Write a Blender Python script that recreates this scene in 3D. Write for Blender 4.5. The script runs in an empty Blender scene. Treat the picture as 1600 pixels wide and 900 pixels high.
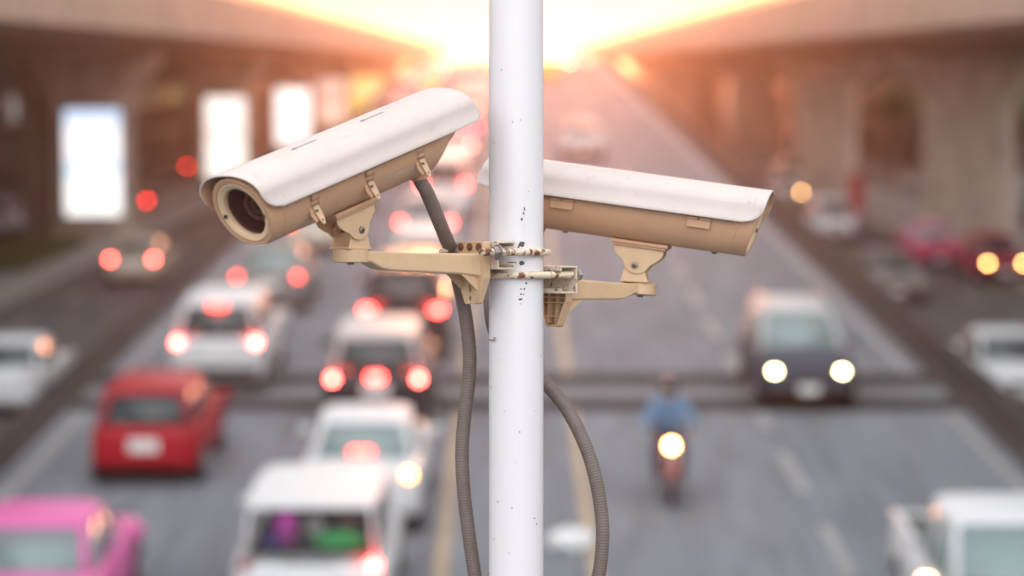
import bpy, bmesh, math, random
from mathutils import Vector, Matrix, noise as mnoise
random.seed(7)
SC = bpy.context.scene
COL = SC.collection
R = math.radians
PI = math.pi

# ------------------------------------------------------------------ camera
CAM_Z = 7.8
PITCH = 5.29
cam_d = bpy.data.cameras.new('camera'); cam = bpy.data.objects.new('camera', cam_d); COL.objects.link(cam)
cam.location = (0, 0, CAM_Z); cam.rotation_euler = (R(90 - PITCH), 0, 0)
cam_d.lens = 85; cam_d.sensor_width = 36; cam_d.clip_start = 0.1; cam_d.clip_end = 6000
cam_d.dof.use_dof = True; cam_d.dof.focus_distance = 3.90; cam_d.dof.aperture_fstop = 2.35
SC.camera = cam
# ------------------------------------------------------------------ world, sun, exposure
VEIL_SUN, VEIL_BACK = 0.42, 1.62
SUN_EL, SUN_AZ = 1.7, 0.8          # low sun straight down the road, a touch to the right
w = bpy.data.worlds.new('World'); SC.world = w; w.use_nodes = True
nt = w.node_tree; nt.nodes.clear()
out = nt.nodes.new('ShaderNodeOutputWorld')
sky = nt.nodes.new('ShaderNodeTexSky'); sky.sky_type = 'NISHITA'; sky.sun_disc = False
sky.sun_elevation = R(SUN_EL); sky.sun_rotation = R(SUN_AZ); sky.dust_density = 0.8; sky.air_density = 1.0
bg = nt.nodes.new('ShaderNodeBackground'); bg.inputs['Strength'].default_value = 0.05
nt.links.new(sky.outputs[0], bg.inputs['Color'])
# thin bright cloud veil over the whole sky
tc = nt.nodes.new('ShaderNodeTexCoord'); nz = nt.nodes.new('ShaderNodeTexNoise')
nz.inputs['Scale'].default_value = 2.2; nz.inputs['Detail'].default_value = 5
nt.links.new(tc.outputs['Generated'], nz.inputs['Vector'])
rp = nt.nodes.new('ShaderNodeValToRGB')
rp.color_ramp.elements[0].position = 0.3; rp.color_ramp.elements[0].color = (0.84, 0.88, 0.94, 1)
rp.color_ramp.elements[1].position = 0.7; rp.color_ramp.elements[1].color = (0.97, 0.97, 0.98, 1)
nt.links.new(nz.outputs['Fac'], rp.inputs['Fac'])
bg2 = nt.nodes.new('ShaderNodeBackground'); bg2.inputs['Strength'].default_value = 0.95
nt.links.new(rp.outputs['Color'], bg2.inputs['Color'])
# veil shaped as added fill: brightened behind the viewer, dimmed towards the sun
sxyz = nt.nodes.new('ShaderNodeSeparateXYZ'); nt.links.new(tc.outputs['Generated'], sxyz.inputs[0])
mr = nt.nodes.new('ShaderNodeMapRange'); mr.inputs['From Min'].default_value = 0.9; mr.inputs['From Max'].default_value = -0.9
mr.inputs['To Min'].default_value = VEIL_SUN; mr.inputs['To Max'].default_value = VEIL_BACK
nt.links.new(sxyz.outputs['Y'], mr.inputs['Value']); nt.links.new(mr.outputs[0], bg2.inputs['Strength'])
ad = nt.nodes.new('ShaderNodeAddShader')
nt.links.new(bg.outputs[0], ad.inputs[0]); nt.links.new(bg2.outputs[0], ad.inputs[1])
nt.links.new(ad.outputs[0], out.inputs['Surface'])
sun_d = bpy.data.lights.new('sun', 'SUN'); sun = bpy.data.objects.new('sun', sun_d); COL.objects.link(sun)
sun_d.energy = 1.1; sun_d.angle = R(10); sun_d.color = (1.0, 0.38, 0.19)
sun.rotation_euler = (R(90 - SUN_EL), 0, R(180 - SUN_AZ)); sun.location = (0, 0, 60)
SC.view_settings.view_transform = 'Standard'; SC.view_settings.look = 'None'
SC.view_settings.exposure = 0.80; SC.view_settings.gamma = 1.0
SC.render.engine = 'CYCLES'
SC.cycles.use_denoising = True; SC.cycles.use_adaptive_sampling = False
SC.cycles.max_bounces = 6; SC.cycles.diffuse_bounces = 3; SC.cycles.glossy_bounces = 3
SC.cycles.transparent_max_bounces = 8; SC.cycles.volume_bounces = 0
SC.cycles.sample_clamp_indirect = 6.0; SC.cycles.caustics_reflective = False; SC.cycles.caustics_refractive = False

# ------------------------------------------------------------------ helpers
def tag(o, label=None, cat=None, group=None, kind=None):
    if label: o['label'] = label
    if cat: o['category'] = cat
    if group: o['group'] = group
    if kind: o['kind'] = kind
    return o

def empty(name, M, label=None, cat=None, group=None):
    o = bpy.data.objects.new(name, None); COL.objects.link(o)
    o.matrix_world = M; o.empty_display_size = 0.2
    return tag(o, label, cat, group)

def new(): return bmesh.new()

def obj(name, bm, m, parent=None, sharp=35, bevel=0, M=None, seg=2):
    bmesh.ops.recalc_face_normals(bm, faces=bm.faces[:])
    me = bpy.data.meshes.new(name); bm.to_mesh(me); bm.free()
    for p in me.polygons: p.use_smooth = True
    me.set_sharp_from_angle(angle=R(sharp))
    o = bpy.data.objects.new(name, me); COL.objects.link(o)
    for mm in (m if isinstance(m, (list, tuple)) else [m]): me.materials.append(mm)
    if parent: o.parent = parent
    if M is not None: o.matrix_local = M
    if bevel:
        b = o.modifiers.new('bevel', 'BEVEL'); b.width = bevel; b.segments = seg; b.limit_method = 'ANGLE'; b.angle_limit = R(40)
    return o

def V(bm, pts): return [bm.verts.new(p) for p in pts]
def F(bm, vs):
    try: return bm.faces.new(vs)
    except ValueError: return None

def add_box(bm, c, s, M=None):
    x, y, z = c; a, b, d = s[0]/2, s[1]/2, s[2]/2
    p = [Vector((x+i*a, y+j*b, z+k*d)) for k in (-1, 1) for j in (-1, 1) for i in (-1, 1)]
    if M is not None: p = [M @ q for q in p]
    v = V(bm, p)
    for f in ((0,2,3,1), (4,5,7,6), (0,1,5,4), (2,6,7,3), (0,4,6,2), (1,3,7,5)): F(bm, [v[i] for i in f])
    return v

def add_loft(bm, rings, cap=True, closed=True):
    vr = [V(bm, r) for r in rings]; n = len(vr[0])
    for a, b in zip(vr, vr[1:]):
        for i in range(n if closed else n-1):
            j = (i+1) % n
            F(bm, [a[i], a[j], b[j], b[i]])
    if cap and closed:
        F(bm, vr[0][::-1]); F(bm, vr[-1])
    return vr

def frame(t):
    t = t.normalized(); up = Vector((0,0,1)) if abs(t.z) < 0.95 else Vector((0,1,0))
    a = t.cross(up).normalized(); b = a.cross(t).normalized()
    return a, b

def add_tube(bm, pts, rad, n=12, cap=True):
    pts = [Vector(p) for p in pts]
    rads = rad if isinstance(rad, (list, tuple)) else [rad]*len(pts)
    rings = []; a = None
    for i, p in enumerate(pts):
        t = (pts[min(i+1, len(pts)-1)] - pts[max(i-1, 0)]).normalized()
        if a is None: a, b = frame(t)
        else:
            a = (a - t*a.dot(t)).normalized(); b = a.cross(t).normalized()
        rings.append([p + (a*math.cos(2*PI*k/n) + b*math.sin(2*PI*k/n))*rads[i] for k in range(n)])
    add_loft(bm, rings, cap)

def add_cyl(bm, p0, p1, r, n=20, r2=None): add_tube(bm, [p0, p1], [r, r if r2 is None else r2], n)

def spline(pts, per=10):
    pts = [Vector(p) for p in pts]; q = [pts[0]*2-pts[1]] + pts + [pts[-1]*2-pts[-2]]; o = []
    for i in range(1, len(q)-2):
        for k in range(per):
            t = k/per; a, b, c, d = q[i-1], q[i], q[i+1], q[i+2]
            o.append(0.5*((2*b)+(c-a)*t+(2*a-5*b+4*c-d)*t*t+(3*b-a-3*c+d)*t**3))
    o.append(pts[-1]); return o

def add_prism(bm, outer, holes, to3, t0, t1):
    """polygon with real holes, extruded between t0 and t1; to3(u, v, t) -> point"""
    def loop(pts, t): return V(bm, [to3(u, v, t) for u, v in pts])
    tops = []
    for t in (t0, t1):
        loops = [loop(outer, t)] + [loop(h, t) for h in holes]
        es = []
        for l in loops:
            for i in range(len(l)): es.append(bm.edges.new((l[i], l[(i+1) % len(l)])))
        if holes: bmesh.ops.triangle_fill(bm, use_beauty=True, edges=es)
        else: F(bm, loops[0])
        tops.append(loops)
    for la, lb in zip(*tops):
        n = len(la)
        for i in range(n): F(bm, [la[i], la[(i+1) % n], lb[(i+1) % n], lb[i]])

def circle(cx, cy, rx, ry=None, n=18):
    ry = ry or rx
    return [(cx+rx*math.cos(2*PI*k/n), cy+ry*math.sin(2*PI*k/n)) for k in range(n)]

# ------------------------------------------------------------------ materials
MATS = {}
def mat(name, col, rough=0.6, metal=0.0, var=0.0, vscale=6.0, bump=0.0, bscale=60.0, coat=0.0, emit=None, estr=0.0, spec=0.5,
        col2=None, lo=0.45, hi=0.6, stretch=(1,1,1), rvar=0.0):
    """principled with optional tonal noise (var), a second colour showing through noise (col2) and bump"""
    if name in MATS: return MATS[name]
    m = bpy.data.materials.new(name); m.use_nodes = True; t = m.node_tree; b = t.nodes['Principled BSDF']
    b.inputs['Base Color'].default_value = (*col, 1); b.inputs['Roughness'].default_value = rough
    b.inputs['Metallic'].default_value = metal; b.inputs['Specular IOR Level'].default_value = spec
    if coat: b.inputs['Coat Weight'].default_value = coat; b.inputs['Coat Roughness'].default_value = 0.06
    if emit: b.inputs['Emission Color'].default_value = (*emit, 1); b.inputs['Emission Strength'].default_value = estr
    if var or bump or col2:
        tc = t.nodes.new('ShaderNodeTexCoord'); mp = t.nodes.new('ShaderNodeMapping'); mp.inputs['Scale'].default_value = stretch
        t.links.new(tc.outputs['Object'], mp.inputs['Vector'])
    last = None
    if var:
        n = t.nodes.new('ShaderNodeTexNoise'); n.inputs['Scale'].default_value = vscale; n.inputs['Detail'].default_value = 6; n.inputs['Roughness'].default_value = 0.65
        t.links.new(mp.outputs[0], n.inputs['Vector'])
        r = t.nodes.new('ShaderNodeValToRGB'); r.color_ramp.elements[0].position = 0.3; r.color_ramp.elements[1].position = 0.72
        r.color_ramp.elements[0].color = tuple(c*(1-var) for c in col) + (1,); r.color_ramp.elements[1].color = tuple(min(1, c*(1+var*0.5)) for c in col) + (1,)
        t.links.new(n.outputs['Fac'], r.inputs['Fac']); last = r.outputs['Color']
        if rvar:
            mr = t.nodes.new('ShaderNodeMapRange'); mr.inputs['To Min'].default_value = max(0.02, rough-rvar); mr.inputs['To Max'].default_value = min(1, rough+rvar)
            t.links.new(n.outputs['Fac'], mr.inputs['Value']); t.links.new(mr.outputs[0], b.inputs['Roughness'])
    if col2:
        n2 = t.nodes.new('ShaderNodeTexNoise'); n2.inputs['Scale'].default_value = vscale*3.3; n2.inputs['Detail'].default_value = 8; n2.inputs['Roughness'].default_value = 0.7
        t.links.new(mp.outputs[0], n2.inputs['Vector'])
        r2 = t.nodes.new('ShaderNodeValToRGB'); r2.color_ramp.elements[0].position = lo; r2.color_ramp.elements[1].position = hi
        t.links.new(n2.outputs['Fac'], r2.inputs['Fac'])
        mx = t.nodes.new('ShaderNodeMix'); mx.data_type = 'RGBA'; mx.inputs[6].default_value = (*col, 1); mx.inputs[7].default_value = (*col2, 1)
        if last: t.links.new(last, mx.inputs[6])
        t.links.new(r2.outputs['Color'], mx.inputs[0]); last = mx.outputs[2]
    if last: t.links.new(last, b.inputs['Base Color'])
    if bump:
        n3 = t.nodes.new('ShaderNodeTexNoise'); n3.inputs['Scale'].default_value = bscale; n3.inputs['Detail'].default_value = 4
        t.links.new(mp.outputs[0], n3.inputs['Vector'])
        bp = t.nodes.new('ShaderNodeBump'); bp.inputs['Strength'].default_value = bump; bp.inputs['Distance'].default_value = 0.002
        t.links.new(n3.outputs['Fac'], bp.inputs['Height']); t.links.new(bp.outputs[0], b.inputs['Normal'])
    MATS[name] = m; return m

def glass_mat(name, tint, opacity, rough=0.03):
    m = bpy.data.materials.new(name); m.use_nodes = True; t = m.node_tree; b = t.nodes['Principled BSDF']
    b.inputs['Base Color'].default_value = (*tint, 1); b.inputs['Roughness'].default_value = rough; b.inputs['Specular IOR Level'].default_value = 0.6
    b.inputs['Alpha'].default_value = opacity
    MATS[name] = m; return m

m_shield = mat('sunshield paint', (0.62, 0.535, 0.495), 0.45, var=0.07, vscale=9, bump=0.10, bscale=170, col2=(0.42, 0.36, 0.335), lo=0.58, hi=0.78, spec=0.4)
m_housing = mat('beige housing paint', (0.56, 0.33, 0.20), 0.45, var=0.08, vscale=14, bump=0.05, bscale=240, col2=(0.42, 0.29, 0.20), lo=0.66, hi=0.8, spec=0.4)
m_bezel = mat('cream bezel paint', (0.74, 0.53, 0.335), 0.45, var=0.08, vscale=14, bump=0.05, bscale=240)
m_bracket = mat('cream bracket paint', (0.63, 0.43, 0.26), 0.5, var=0.10, vscale=22, bump=0.10, bscale=300, col2=(0.42, 0.28, 0.18), lo=0.66, hi=0.78)
m_chan = mat('chipped white channel', (0.66, 0.55, 0.43), 0.55, var=0.12, vscale=30, bump=0.15, bscale=260, col2=(0.17, 0.075, 0.04), lo=0.56, hi=0.64)
m_rust = mat('rusty rod', (0.76, 0.64, 0.48), 0.55, var=0.15, vscale=17, bump=0.3, bscale=320, col2=(0.16, 0.05, 0.02), lo=0.50, hi=0.58)
m_rusty = mat('rusted bolt', (0.20, 0.075, 0.04), 0.7, var=0.5, vscale=150)
m_pole = mat('white pole paint', (0.75, 0.725, 0.745), 0.33, var=0.045, vscale=5, bump=0.05, bscale=120, col2=(0.55, 0.51, 0.51), lo=0.60, hi=0.85, stretch=(1,1,0.22), spec=0.45)
m_chip = mat('bare metal chip', (0.10, 0.09, 0.09), 0.7, var=0.4, vscale=300)
m_screw = mat('screw steel', (0.30, 0.24, 0.21), 0.4, metal=0.8, var=0.3, vscale=120)
m_steel = mat('nut steel', (0.42, 0.37, 0.34), 0.45, metal=0.6, var=0.35, vscale=110, col2=(0.16, 0.08, 0.05), lo=0.58, hi=0.66)
m_hole = mat('dark hole', (0.03, 0.022, 0.02), 0.8)
m_cond = mat('grey conduit', (0.17, 0.13, 0.112), 0.5, var=0.16, vscale=26, bump=0.1, bscale=200, col2=(0.10, 0.08, 0.07), lo=0.6, hi=0.72)
m_lensglass = glass_mat('lens window glass', (0.10, 0.035, 0.028), 0.42, 0.03)
m_lensbarrel = mat('lens barrel', (0.10, 0.042, 0.034), 0.35)
m_lensring = mat('lens ring', (0.40, 0.22, 0.18), 0.3)
m_lensel = mat('lens element', (0.035, 0.012, 0.012), 0.05, coat=1.0)
m_label = mat('worn label', (0.50, 0.35, 0.25), 0.5, var=0.2, vscale=80)
# ------------------------------------------------------------------ the setting
ROAD_SLOPE = 140/3777.8
SIDE_Z = 0.7
def rz(y):
    if y < 18.9: return SIDE_Z + 0.004
    if y < 208: return ROAD_SLOPE*y
    z0 = ROAD_SLOPE*208
    t = y-208
    return z0 + ROAD_SLOPE*t - 0.0011*t*t if t < 40 else z0 + ROAD_SLOPE*40 - 1.76 - 0.0509*(t-40)
YS = [-40, -10, 18.9] + [18.9 + 6*k for k in range(1, 33)] + [212 + 3*k for k in range(0, 14)] + [258, 275, 290]
ZF = [y for y in YS if rz(y) > -3]

m_ground = mat('dusty concrete ground', (0.16, 0.15, 0.14), 0.9, var=0.25, vscale=0.35, col2=(0.09, 0.085, 0.08), lo=0.5, hi=0.7)
m_road = mat('worn asphalt', (0.19, 0.206, 0.228), 0.85, var=0.22, vscale=1.1, bump=0.2, bscale=9, col2=(0.125, 0.133, 0.146), lo=0.48, hi=0.66, stretch=(1.0, 0.07, 1), spec=0.18)
m_side = mat('side road asphalt', (0.125, 0.125, 0.125), 0.75, var=0.25, vscale=0.9, col2=(0.08, 0.078, 0.078), lo=0.48, hi=0.66, stretch=(1.0, 0.08, 1), spec=0.12)
m_white = mat('worn white road paint', (0.33, 0.33, 0.325), 0.6, var=0.2, vscale=2.2, col2=(0.16, 0.16, 0.16), lo=0.46, hi=0.64)
m_yellow = mat('worn yellow road paint', (0.40, 0.325, 0.21), 0.6, var=0.2, vscale=2.0, col2=(0.17, 0.15, 0.12), lo=0.48, hi=0.66)
m_joint = mat('dark joint mastic', (0.045, 0.046, 0.05), 0.95, var=0.2, vscale=2, spec=0.08)
m_conc = mat('flyover concrete', (0.36, 0.265, 0.205), 0.85, var=0.22, vscale=0.5, bump=0.3, bscale=4, col2=(0.20, 0.155, 0.125), lo=0.5, hi=0.72, stretch=(1, 1, 0.4))
m_girder = mat('shade-darkened girder concrete', (0.15, 0.105, 0.08), 0.85, var=0.25, vscale=0.5, stretch=(1, 0.3, 1))  # shade under the deck is put into the girder's colour
m_pier = mat('pier concrete', (0.40, 0.335, 0.28), 0.85, var=0.25, vscale=0.7, col2=(0.19, 0.16, 0.14), lo=0.5, hi=0.7, stretch=(1, 1, 0.3))
m_barr = mat('sooty barrier concrete', (0.065, 0.058, 0.055), 0.85, var=0.3, vscale=1.2, col2=(0.04, 0.036, 0.034), lo=0.46, hi=0.66, stretch=(1, 0.2, 1), spec=0.1)

bm = new(); v = V(bm, [(-1500, -300, SIDE_Z), (1500, -300, SIDE_Z), (1500, 2500, SIDE_Z), (-1500, 2500, SIDE_Z)]); F(bm, v)
tag(obj('ground', bm, m_ground), kind='structure')

def strip(name, x0, x1, ys, zf, m, dz=0.0, nx=1):
    bm = new(); rows = []
    for y in ys:
        rows.append(V(bm, [(x0+(x1-x0)*i/nx, y, zf(y)+dz) for i in range(nx+1)]))
    for a, b in zip(rows, rows[1:]):
        for i in range(nx): F(bm, [a[i], a[i+1], b[i+1], b[i]])
    return tag(obj(name, bm, m), kind='structure')
flat = lambda y: SIDE_Z
strip('main_road', -8.1, 8.25, [y for y in YS if y < 285], rz, m_road)
strip('side_road', -24, -8.5, [-40, 60, 160, 300], flat, m_side, 0.004)
strip('side_road', 8.7, 24, [-40, 60, 160, 300], flat, m_side, 0.004)
yy = [y for y in YS if 0 <= y < 240]
strip('yellow_line', -1.03, -0.85, yy, rz, m_yellow, 0.004)
strip('yellow_line', 1.0, 1.17, yy, rz, m_yellow, 0.004)
strip('edge_line', 7.72, 7.90, yy, rz, m_white, 0.004)
strip('edge_line', -7.72, -7.54, yy, rz, m_white, 0.004)
def dashes(x, y0, y1, on, off, w, zf, m):
    bm = new(); y = y0
    while y < y1:
        ys = [y, y+on/2, y+on]; rows = [V(bm, [(x-w/2, q, zf(q)+0.004), (x+w/2, q, zf(q)+0.004)]) for q in ys]
        for a, b in zip(rows, rows[1:]): F(bm, [a[0], a[1], b[1], b[0]])
        y += on+off
    return tag(obj('lane_line', bm, m), kind='structure')
dashes(4.44, 10.2, 215, 3.0, 2.2, 0.19, rz, m_white)
dashes(14.0, 8, 230, 3.0, 5.0, 0.13, lambda y: SIDE_Z+0.004, m_white)
dashes(-13.4, 8, 230, 3.0, 5.0, 0.13, lambda y: SIDE_Z+0.004, m_white)
for ya, yb in ((45.75, 47.1), (43.0, 44.2)):
    strip('joint_strip', -7.98, 8.13, [ya, yb], rz, m_joint, 0.009)
strip('red_joint_strip', -23.5, -8.6, [50.4, 52.0], flat, mat('faded red paint', (0.16, 0.09, 0.085), 0.8, var=0.2, vscale=2), 0.009)
strip('joint_strip', 8.8, 23.5, [50.0, 51.2], flat, m_joint, 0.009)
strip('joint_strip', 8.8, 23.5, [52.6, 53.8], flat, m_joint, 0.009)
m_kerb0 = mat('pale joint concrete', (0.20, 0.205, 0.215), 0.9, var=0.2, vscale=1.5, spec=0.1)
strip('pale_joint_strip', -7.98, 8.13, [44.3, 45.65], rz, m_kerb0, 0.010)

# the kerbed islands that carry the piers
m_kerb = mat('kerb concrete', (0.30, 0.28, 0.26), 0.85, var=0.2, vscale=1.0)
for sx in (-1, 1):
    bm = new(); add_box(bm, (sx*(17.3 if sx < 0 else 18.5), 185, SIDE_Z+0.075), (4.6, 250, 0.15))
    tag(obj('pier_island', bm, m_kerb, bevel=0.03), kind='structure')

# barriers (retaining parapets of the ramp)
def barrier(x_in, x_out, hb, label):
    bm = new(); rings = []
    for y in [q for q in YS if q <= 251]:
        z = rz(y); xm = (x_in+x_out)/2; s = 1 if x_out > x_in else -1
        rings.append([Vector((x_in, y, SIDE_Z-0.2)), Vector((x_in, y, z+0.12*hb)), Vector((x_in+s*0.16, y, z+0.4*hb)), Vector((x_in+s*0.22, y, z+hb)),
                      Vector((x_out, y, z+hb)), Vector((x_out, y, SIDE_Z-0.2))])
    add_loft(bm, rings)
    bw = obj('barrier_wall', bm, m_barr, sharp=20)
    for yj in (44.0, 46.6, 71, 97, 123):
        bm = new(); xa, xb = sorted((x_in-s*.004, x_out+s*.004)); zz = rz(yj)
        add_box(bm, ((xa+xb)/2+s*.11, yj, zz+hb-.10), (xb-xa-.22, .9 if yj < 50 else .2, .216)); obj('expansion_joint', bm, m_joint, bw)
    tag(bw, label, 'barrier', 'barriers along the ramp')
barrier(8.15, 8.75, 0.50, 'low grey concrete barrier wall right of the oncoming lanes')
barrier(-8.0, -8.55, 0.28, 'low grey concrete barrier wall left of the queueing lanes')

# flyovers
def flyover(sx, label):
    bm = new()
    # cross-section (X outward from the inner edge, Z)
    prof = [(0.0, 10.62), (0.0, 9.75), (-0.12, 9.70), (-0.12, 8.80), (0.25, 8.78), (3.2, 8.62), (10.3, 8.62), (13.2, 8.78), (13.5, 8.80), (13.5, 10.62), (13.25, 10.62), (13.2, 9.55), (0.3, 9.55), (0.25, 10.62)]
    rings = [[Vector((sx*(11.5+a), y, z)) for a, z in prof] for y in range(-30, 431, 46)]
    add_loft(bm, rings)
    root = empty('elevated_road', Matrix.Translation((sx*18, 97, 8.2)), label, 'flyover', 'elevated roads')
    o = obj('deck', bm, m_conc, root, sharp=25); o.matrix_local = Matrix.Translation((-sx*18, -97, -8.2))
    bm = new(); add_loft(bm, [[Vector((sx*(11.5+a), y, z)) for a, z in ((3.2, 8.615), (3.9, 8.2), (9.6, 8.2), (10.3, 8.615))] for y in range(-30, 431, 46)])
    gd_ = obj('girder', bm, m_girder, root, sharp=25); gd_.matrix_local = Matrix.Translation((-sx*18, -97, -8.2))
    bm = new()
    for k in range(11):
        add_box(bm, (0, 0, 0), (0.02, 0.10, 1.75), Matrix.Translation((sx*(11.37), -8+k*44, 9.75)))
    j = obj('joint_seal', bm, m_joint, root); j.matrix_local = Matrix.Translation((-sx*18, -97, -8.2))
    bm = new(); add_box(bm, (0, 200, 10.80), (0.09, 455, 0.09), Matrix.Translation((sx*11.62, 0, 0)))
    for k in range(-8, 140): add_box(bm, (sx*11.62, k*3.0, 10.69), (0.06, 0.06, 0.16))
    g = obj('hand_rail', bm, m_kerb, root); g.matrix_local = Matrix.Translation((-sx*18, -97, -8.2))
flyover(-1, 'long concrete flyover deck overhead on the left of the road')
flyover(1, 'long concrete flyover deck overhead on the right of the road')

def pier(x, y, w, label):
    root = empty('flyover_pier', Matrix.Translation((x, y, SIDE_Z+0.15)), label, 'pier', 'flyover piers')
    h = 8.195-SIDE_Z-0.15; a = w/2; d = 1.25; c = 0.6
    def ring(a, d, z): return [Vector(p) for p in ((-a+c, -d, z), (a-c, -d, z), (a, -d+c, z), (a, d-c, z), (a-c, d, z), (-a+c, d, z), (-a, d-c, z), (-a, -d+c, z))]
    bm = new(); add_loft(bm, [ring(a, d, 0), ring(a, d, h-1.85)]); obj('column', bm, m_pier, root, sharp=20)
    bm = new(); add_loft(bm, [ring(a, d, h-1.85), ring(a+0.2, d, h-1.5), ring(a+1.1, d, h-0.5), ring(a+1.25, d, h-0.3), ring(a+1.25, d, h)]); obj('capital', bm, m_pier, root, sharp=20)
    bm = new(); add_loft(bm, [ring(a+0.25, d+0.25, 0), ring(a+0.25, d+0.25, 0.35)]); obj('footing', bm, m_pier, root, sharp=20)
    return root
ORD = ['nearest', 'second', 'third', 'fourth', 'fifth', 'sixth', 'seventh']
PL = [97, 141, 185, 229, 273, 317]
for i, y in enumerate(PL): pier(-17.0, y, 3.5, f'{ORD[i]} flyover pier from the viewer on the left, flared at its top')
for i, y in enumerate(PL): pier(18.3, y, 3.5, f'{ORD[i]} flyover pier from the viewer on the right, flared at its top')

# light boxes on the left piers
def ad_panel(name, kind, strength):
    m = bpy.data.materials.new(name); m.use_nodes = True; t = m.node_tree; b = t.nodes['Principled BSDF']
    b.inputs['Base Color'].default_value = (0.5, 0.5, 0.5, 1); b.inputs['Roughness'].default_value = 0.3
    tc = t.nodes.new('ShaderNodeTexCoord'); sp = t.nodes.new('ShaderNodeSeparateXYZ'); t.links.new(tc.outputs['Generated'], sp.inputs[0])
    r = t.nodes.new('ShaderNodeValToRGB'); e = r.color_ramp.elements
    stops = {'blue': [(0, (0.95, 0.97, 0.9)), (0.34, (1, 1, 1)), (0.44, (0.42, 0.68, 0.9)), (0.52, (0.95, 0.9, 0.95)), (0.8, (0.9, 0.95, 1)), (0.97, (0.45, 0.6, 0.85))],
             'cream': [(0, (1, 0.95, 0.85)), (0.45, (1, 0.97, 0.9)), (0.55, (0.8, 0.62, 0.5)), (0.62, (1, 0.95, 0.88)), (1, (1, 0.97, 0.92))],
             'white': [(0, (1, 0.96, 0.92)), (1, (1, 0.98, 0.95))],
             'mixed': [(0, (0.9, 0.55, 0.4)), (0.4, (0.95, 0.85, 0.75)), (0.6, (0.75, 0.4, 0.3)), (1, (0.95, 0.85, 0.8))],
             'yellow': [(0, (0.8, 0.6, 0.05)), (0.45, (0.85, 0.75, 0.1)), (0.6, (0.95, 0.9, 0.45)), (1, (0.7, 0.65, 0.08))]}[kind]
    e[0].position = stops[0][0]; e[0].color = (*stops[0][1], 1); e[1].position = stops[1][0]; e[1].color = (*stops[1][1], 1)
    for p, c in stops[2:]:
        q = e.new(p); q.color = (*c, 1)
    nz = t.nodes.new('ShaderNodeTexNoise'); nz.inputs['Scale'].default_value = 3.0; t.links.new(tc.outputs['Generated'], nz.inputs['Vector'])
    ma = t.nodes.new('ShaderNodeMath'); ma.operation = 'MULTIPLY_ADD'; ma.inputs[1].default_value = 0.25; ma.inputs[2].default_value = -0.12
    t.links.new(nz.outputs['Fac'], ma.inputs[0])
    a2 = t.nodes.new('ShaderNodeMath'); a2.operation = 'ADD'; t.links.new(ma.outputs[0], a2.inputs[0]); t.links.new(sp.outputs['Z'], a2.inputs[1])
    t.links.new(a2.outputs[0], r.inputs['Fac']); t.links.new(r.outputs['Color'], b.inputs['Emission Color'])
    b.inputs['Emission Strength'].default_value = strength
    return m
m_frame = mat('light box frame', (0.25, 0.25, 0.26), 0.4, metal=0.6)
def light_box(x, y, w, h, zb, kind, strength, label):
    root = empty('advertising_light_box', Matrix.Translation((x, y, zb)), label, 'billboard', 'advertising light boxes on the piers')
    bm = new(); add_box(bm, (0, 0.10, h/2), (w, 0.2, h)); obj('frame', bm, m_frame, root, bevel=0.03)
    bm = new(); add_box(bm, (0, -0.02, h/2), (w-0.16, 0.03, h-0.16)); obj('lit_panel', bm, ad_panel('lit panel '+kind, kind, strength), root)
light_box(-16.55, 95.5, 2.35, 4.35, 1.75, 'blue', 0.8, 'tall bright light box with a pale blue band on the nearest left pier')
light_box(-16.5, 139.5, 2.5, 4.9, 1.1, 'cream', 0.72, 'tall bright cream light box with a faint brown band on a left pier')
light_box(-16.6, 183.5, 2.8, 4.4, 1.65, 'white', 0.85, 'tall bright plain white light box on the third left pier')
light_box(-16.9, 227.4, 2.8, 4.4, 2.0, 'mixed', 0.5, 'dim pinkish light box left of the yellow one')
light_box(-15.8, 262.0, 3.9, 4.6, 2.0, 'yellow', 0.5, 'wide yellow light box farthest along the left piers')

# shophouses behind the side roads
m_win = glass_mat('shop window glass', (0.03, 0.035, 0.04), 1.0, 0.1)
def shop(x, y0, y1, h, col, side, label, nst=3):
    col = tuple(c*.3 for c in col); m = mat('wall '+label[:18], col, 0.85, var=0.25, vscale=0.4)
    L = y1-y0; root = empty('shophouse', Matrix.Translation((x, (y0+y1)/2, SIDE_Z)), label, 'building', 'shophouses behind the side roads')
    s = -side
    bm = new(); add_box(bm, (side*4, 0, h/2), (8, L, h)); obj('wall', bm, m, root)
    bm = new(); add_box(bm, (side*4-side*-0.0, 0, h+0.2), (8.5, L+0.3, 0.4)); obj('roof', bm, m_kerb, root)
    n = max(2, int(L/4.2))
    for st in range(nst):
        z = 1.5 + st*3.2
        if z+1.2 > h: break
        for k in range(n):
            y = -L/2 + (k+0.5)*L/n
            ww, hh = (3.0, 2.5) if st == 0 else (2.0, 1.5)
            bm = new(); add_box(bm, (s*0.03, y, z), (0.10, ww, hh)); f = obj('window', bm, m_frame, root)
            bm = new(); add_box(bm, (s*0.09, y, z), (0.03, ww-0.2, hh-0.2)); obj('pane', bm, m_win, f)
    bm = new(); add_loft(bm, [[Vector((s*0.0, yy, 3.05)), Vector((s*1.5, yy, 2.7)), Vector((s*1.5, yy, 2.64)), Vector((s*0.0, yy, 2.95))] for yy in (-L/2+0.2, L/2-0.2)])
    obj('awning', bm, mat('awning '+label[:12], (col[0]*0.6, col[1]*0.5, col[2]*0.5), 0.8), root)
shop(-26.3, 60, 112, 9.5, (0.15, 0.11, 0.09), -1, 'dark brown shophouse block far left behind the nearest light box')
shop(-26.8, 114, 150, 10.5, (0.24, 0.20, 0.18), -1, 'grey shophouse block between the first and second left piers')
shop(-26.3, 153, 200, 10, (0.22, 0.13, 0.10), -1, 'reddish brown shophouse block behind the second left pier')
shop(-26.5, 203, 262, 10, (0.26, 0.20, 0.17), -1, 'tan shophouse block farthest along the left side')
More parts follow.
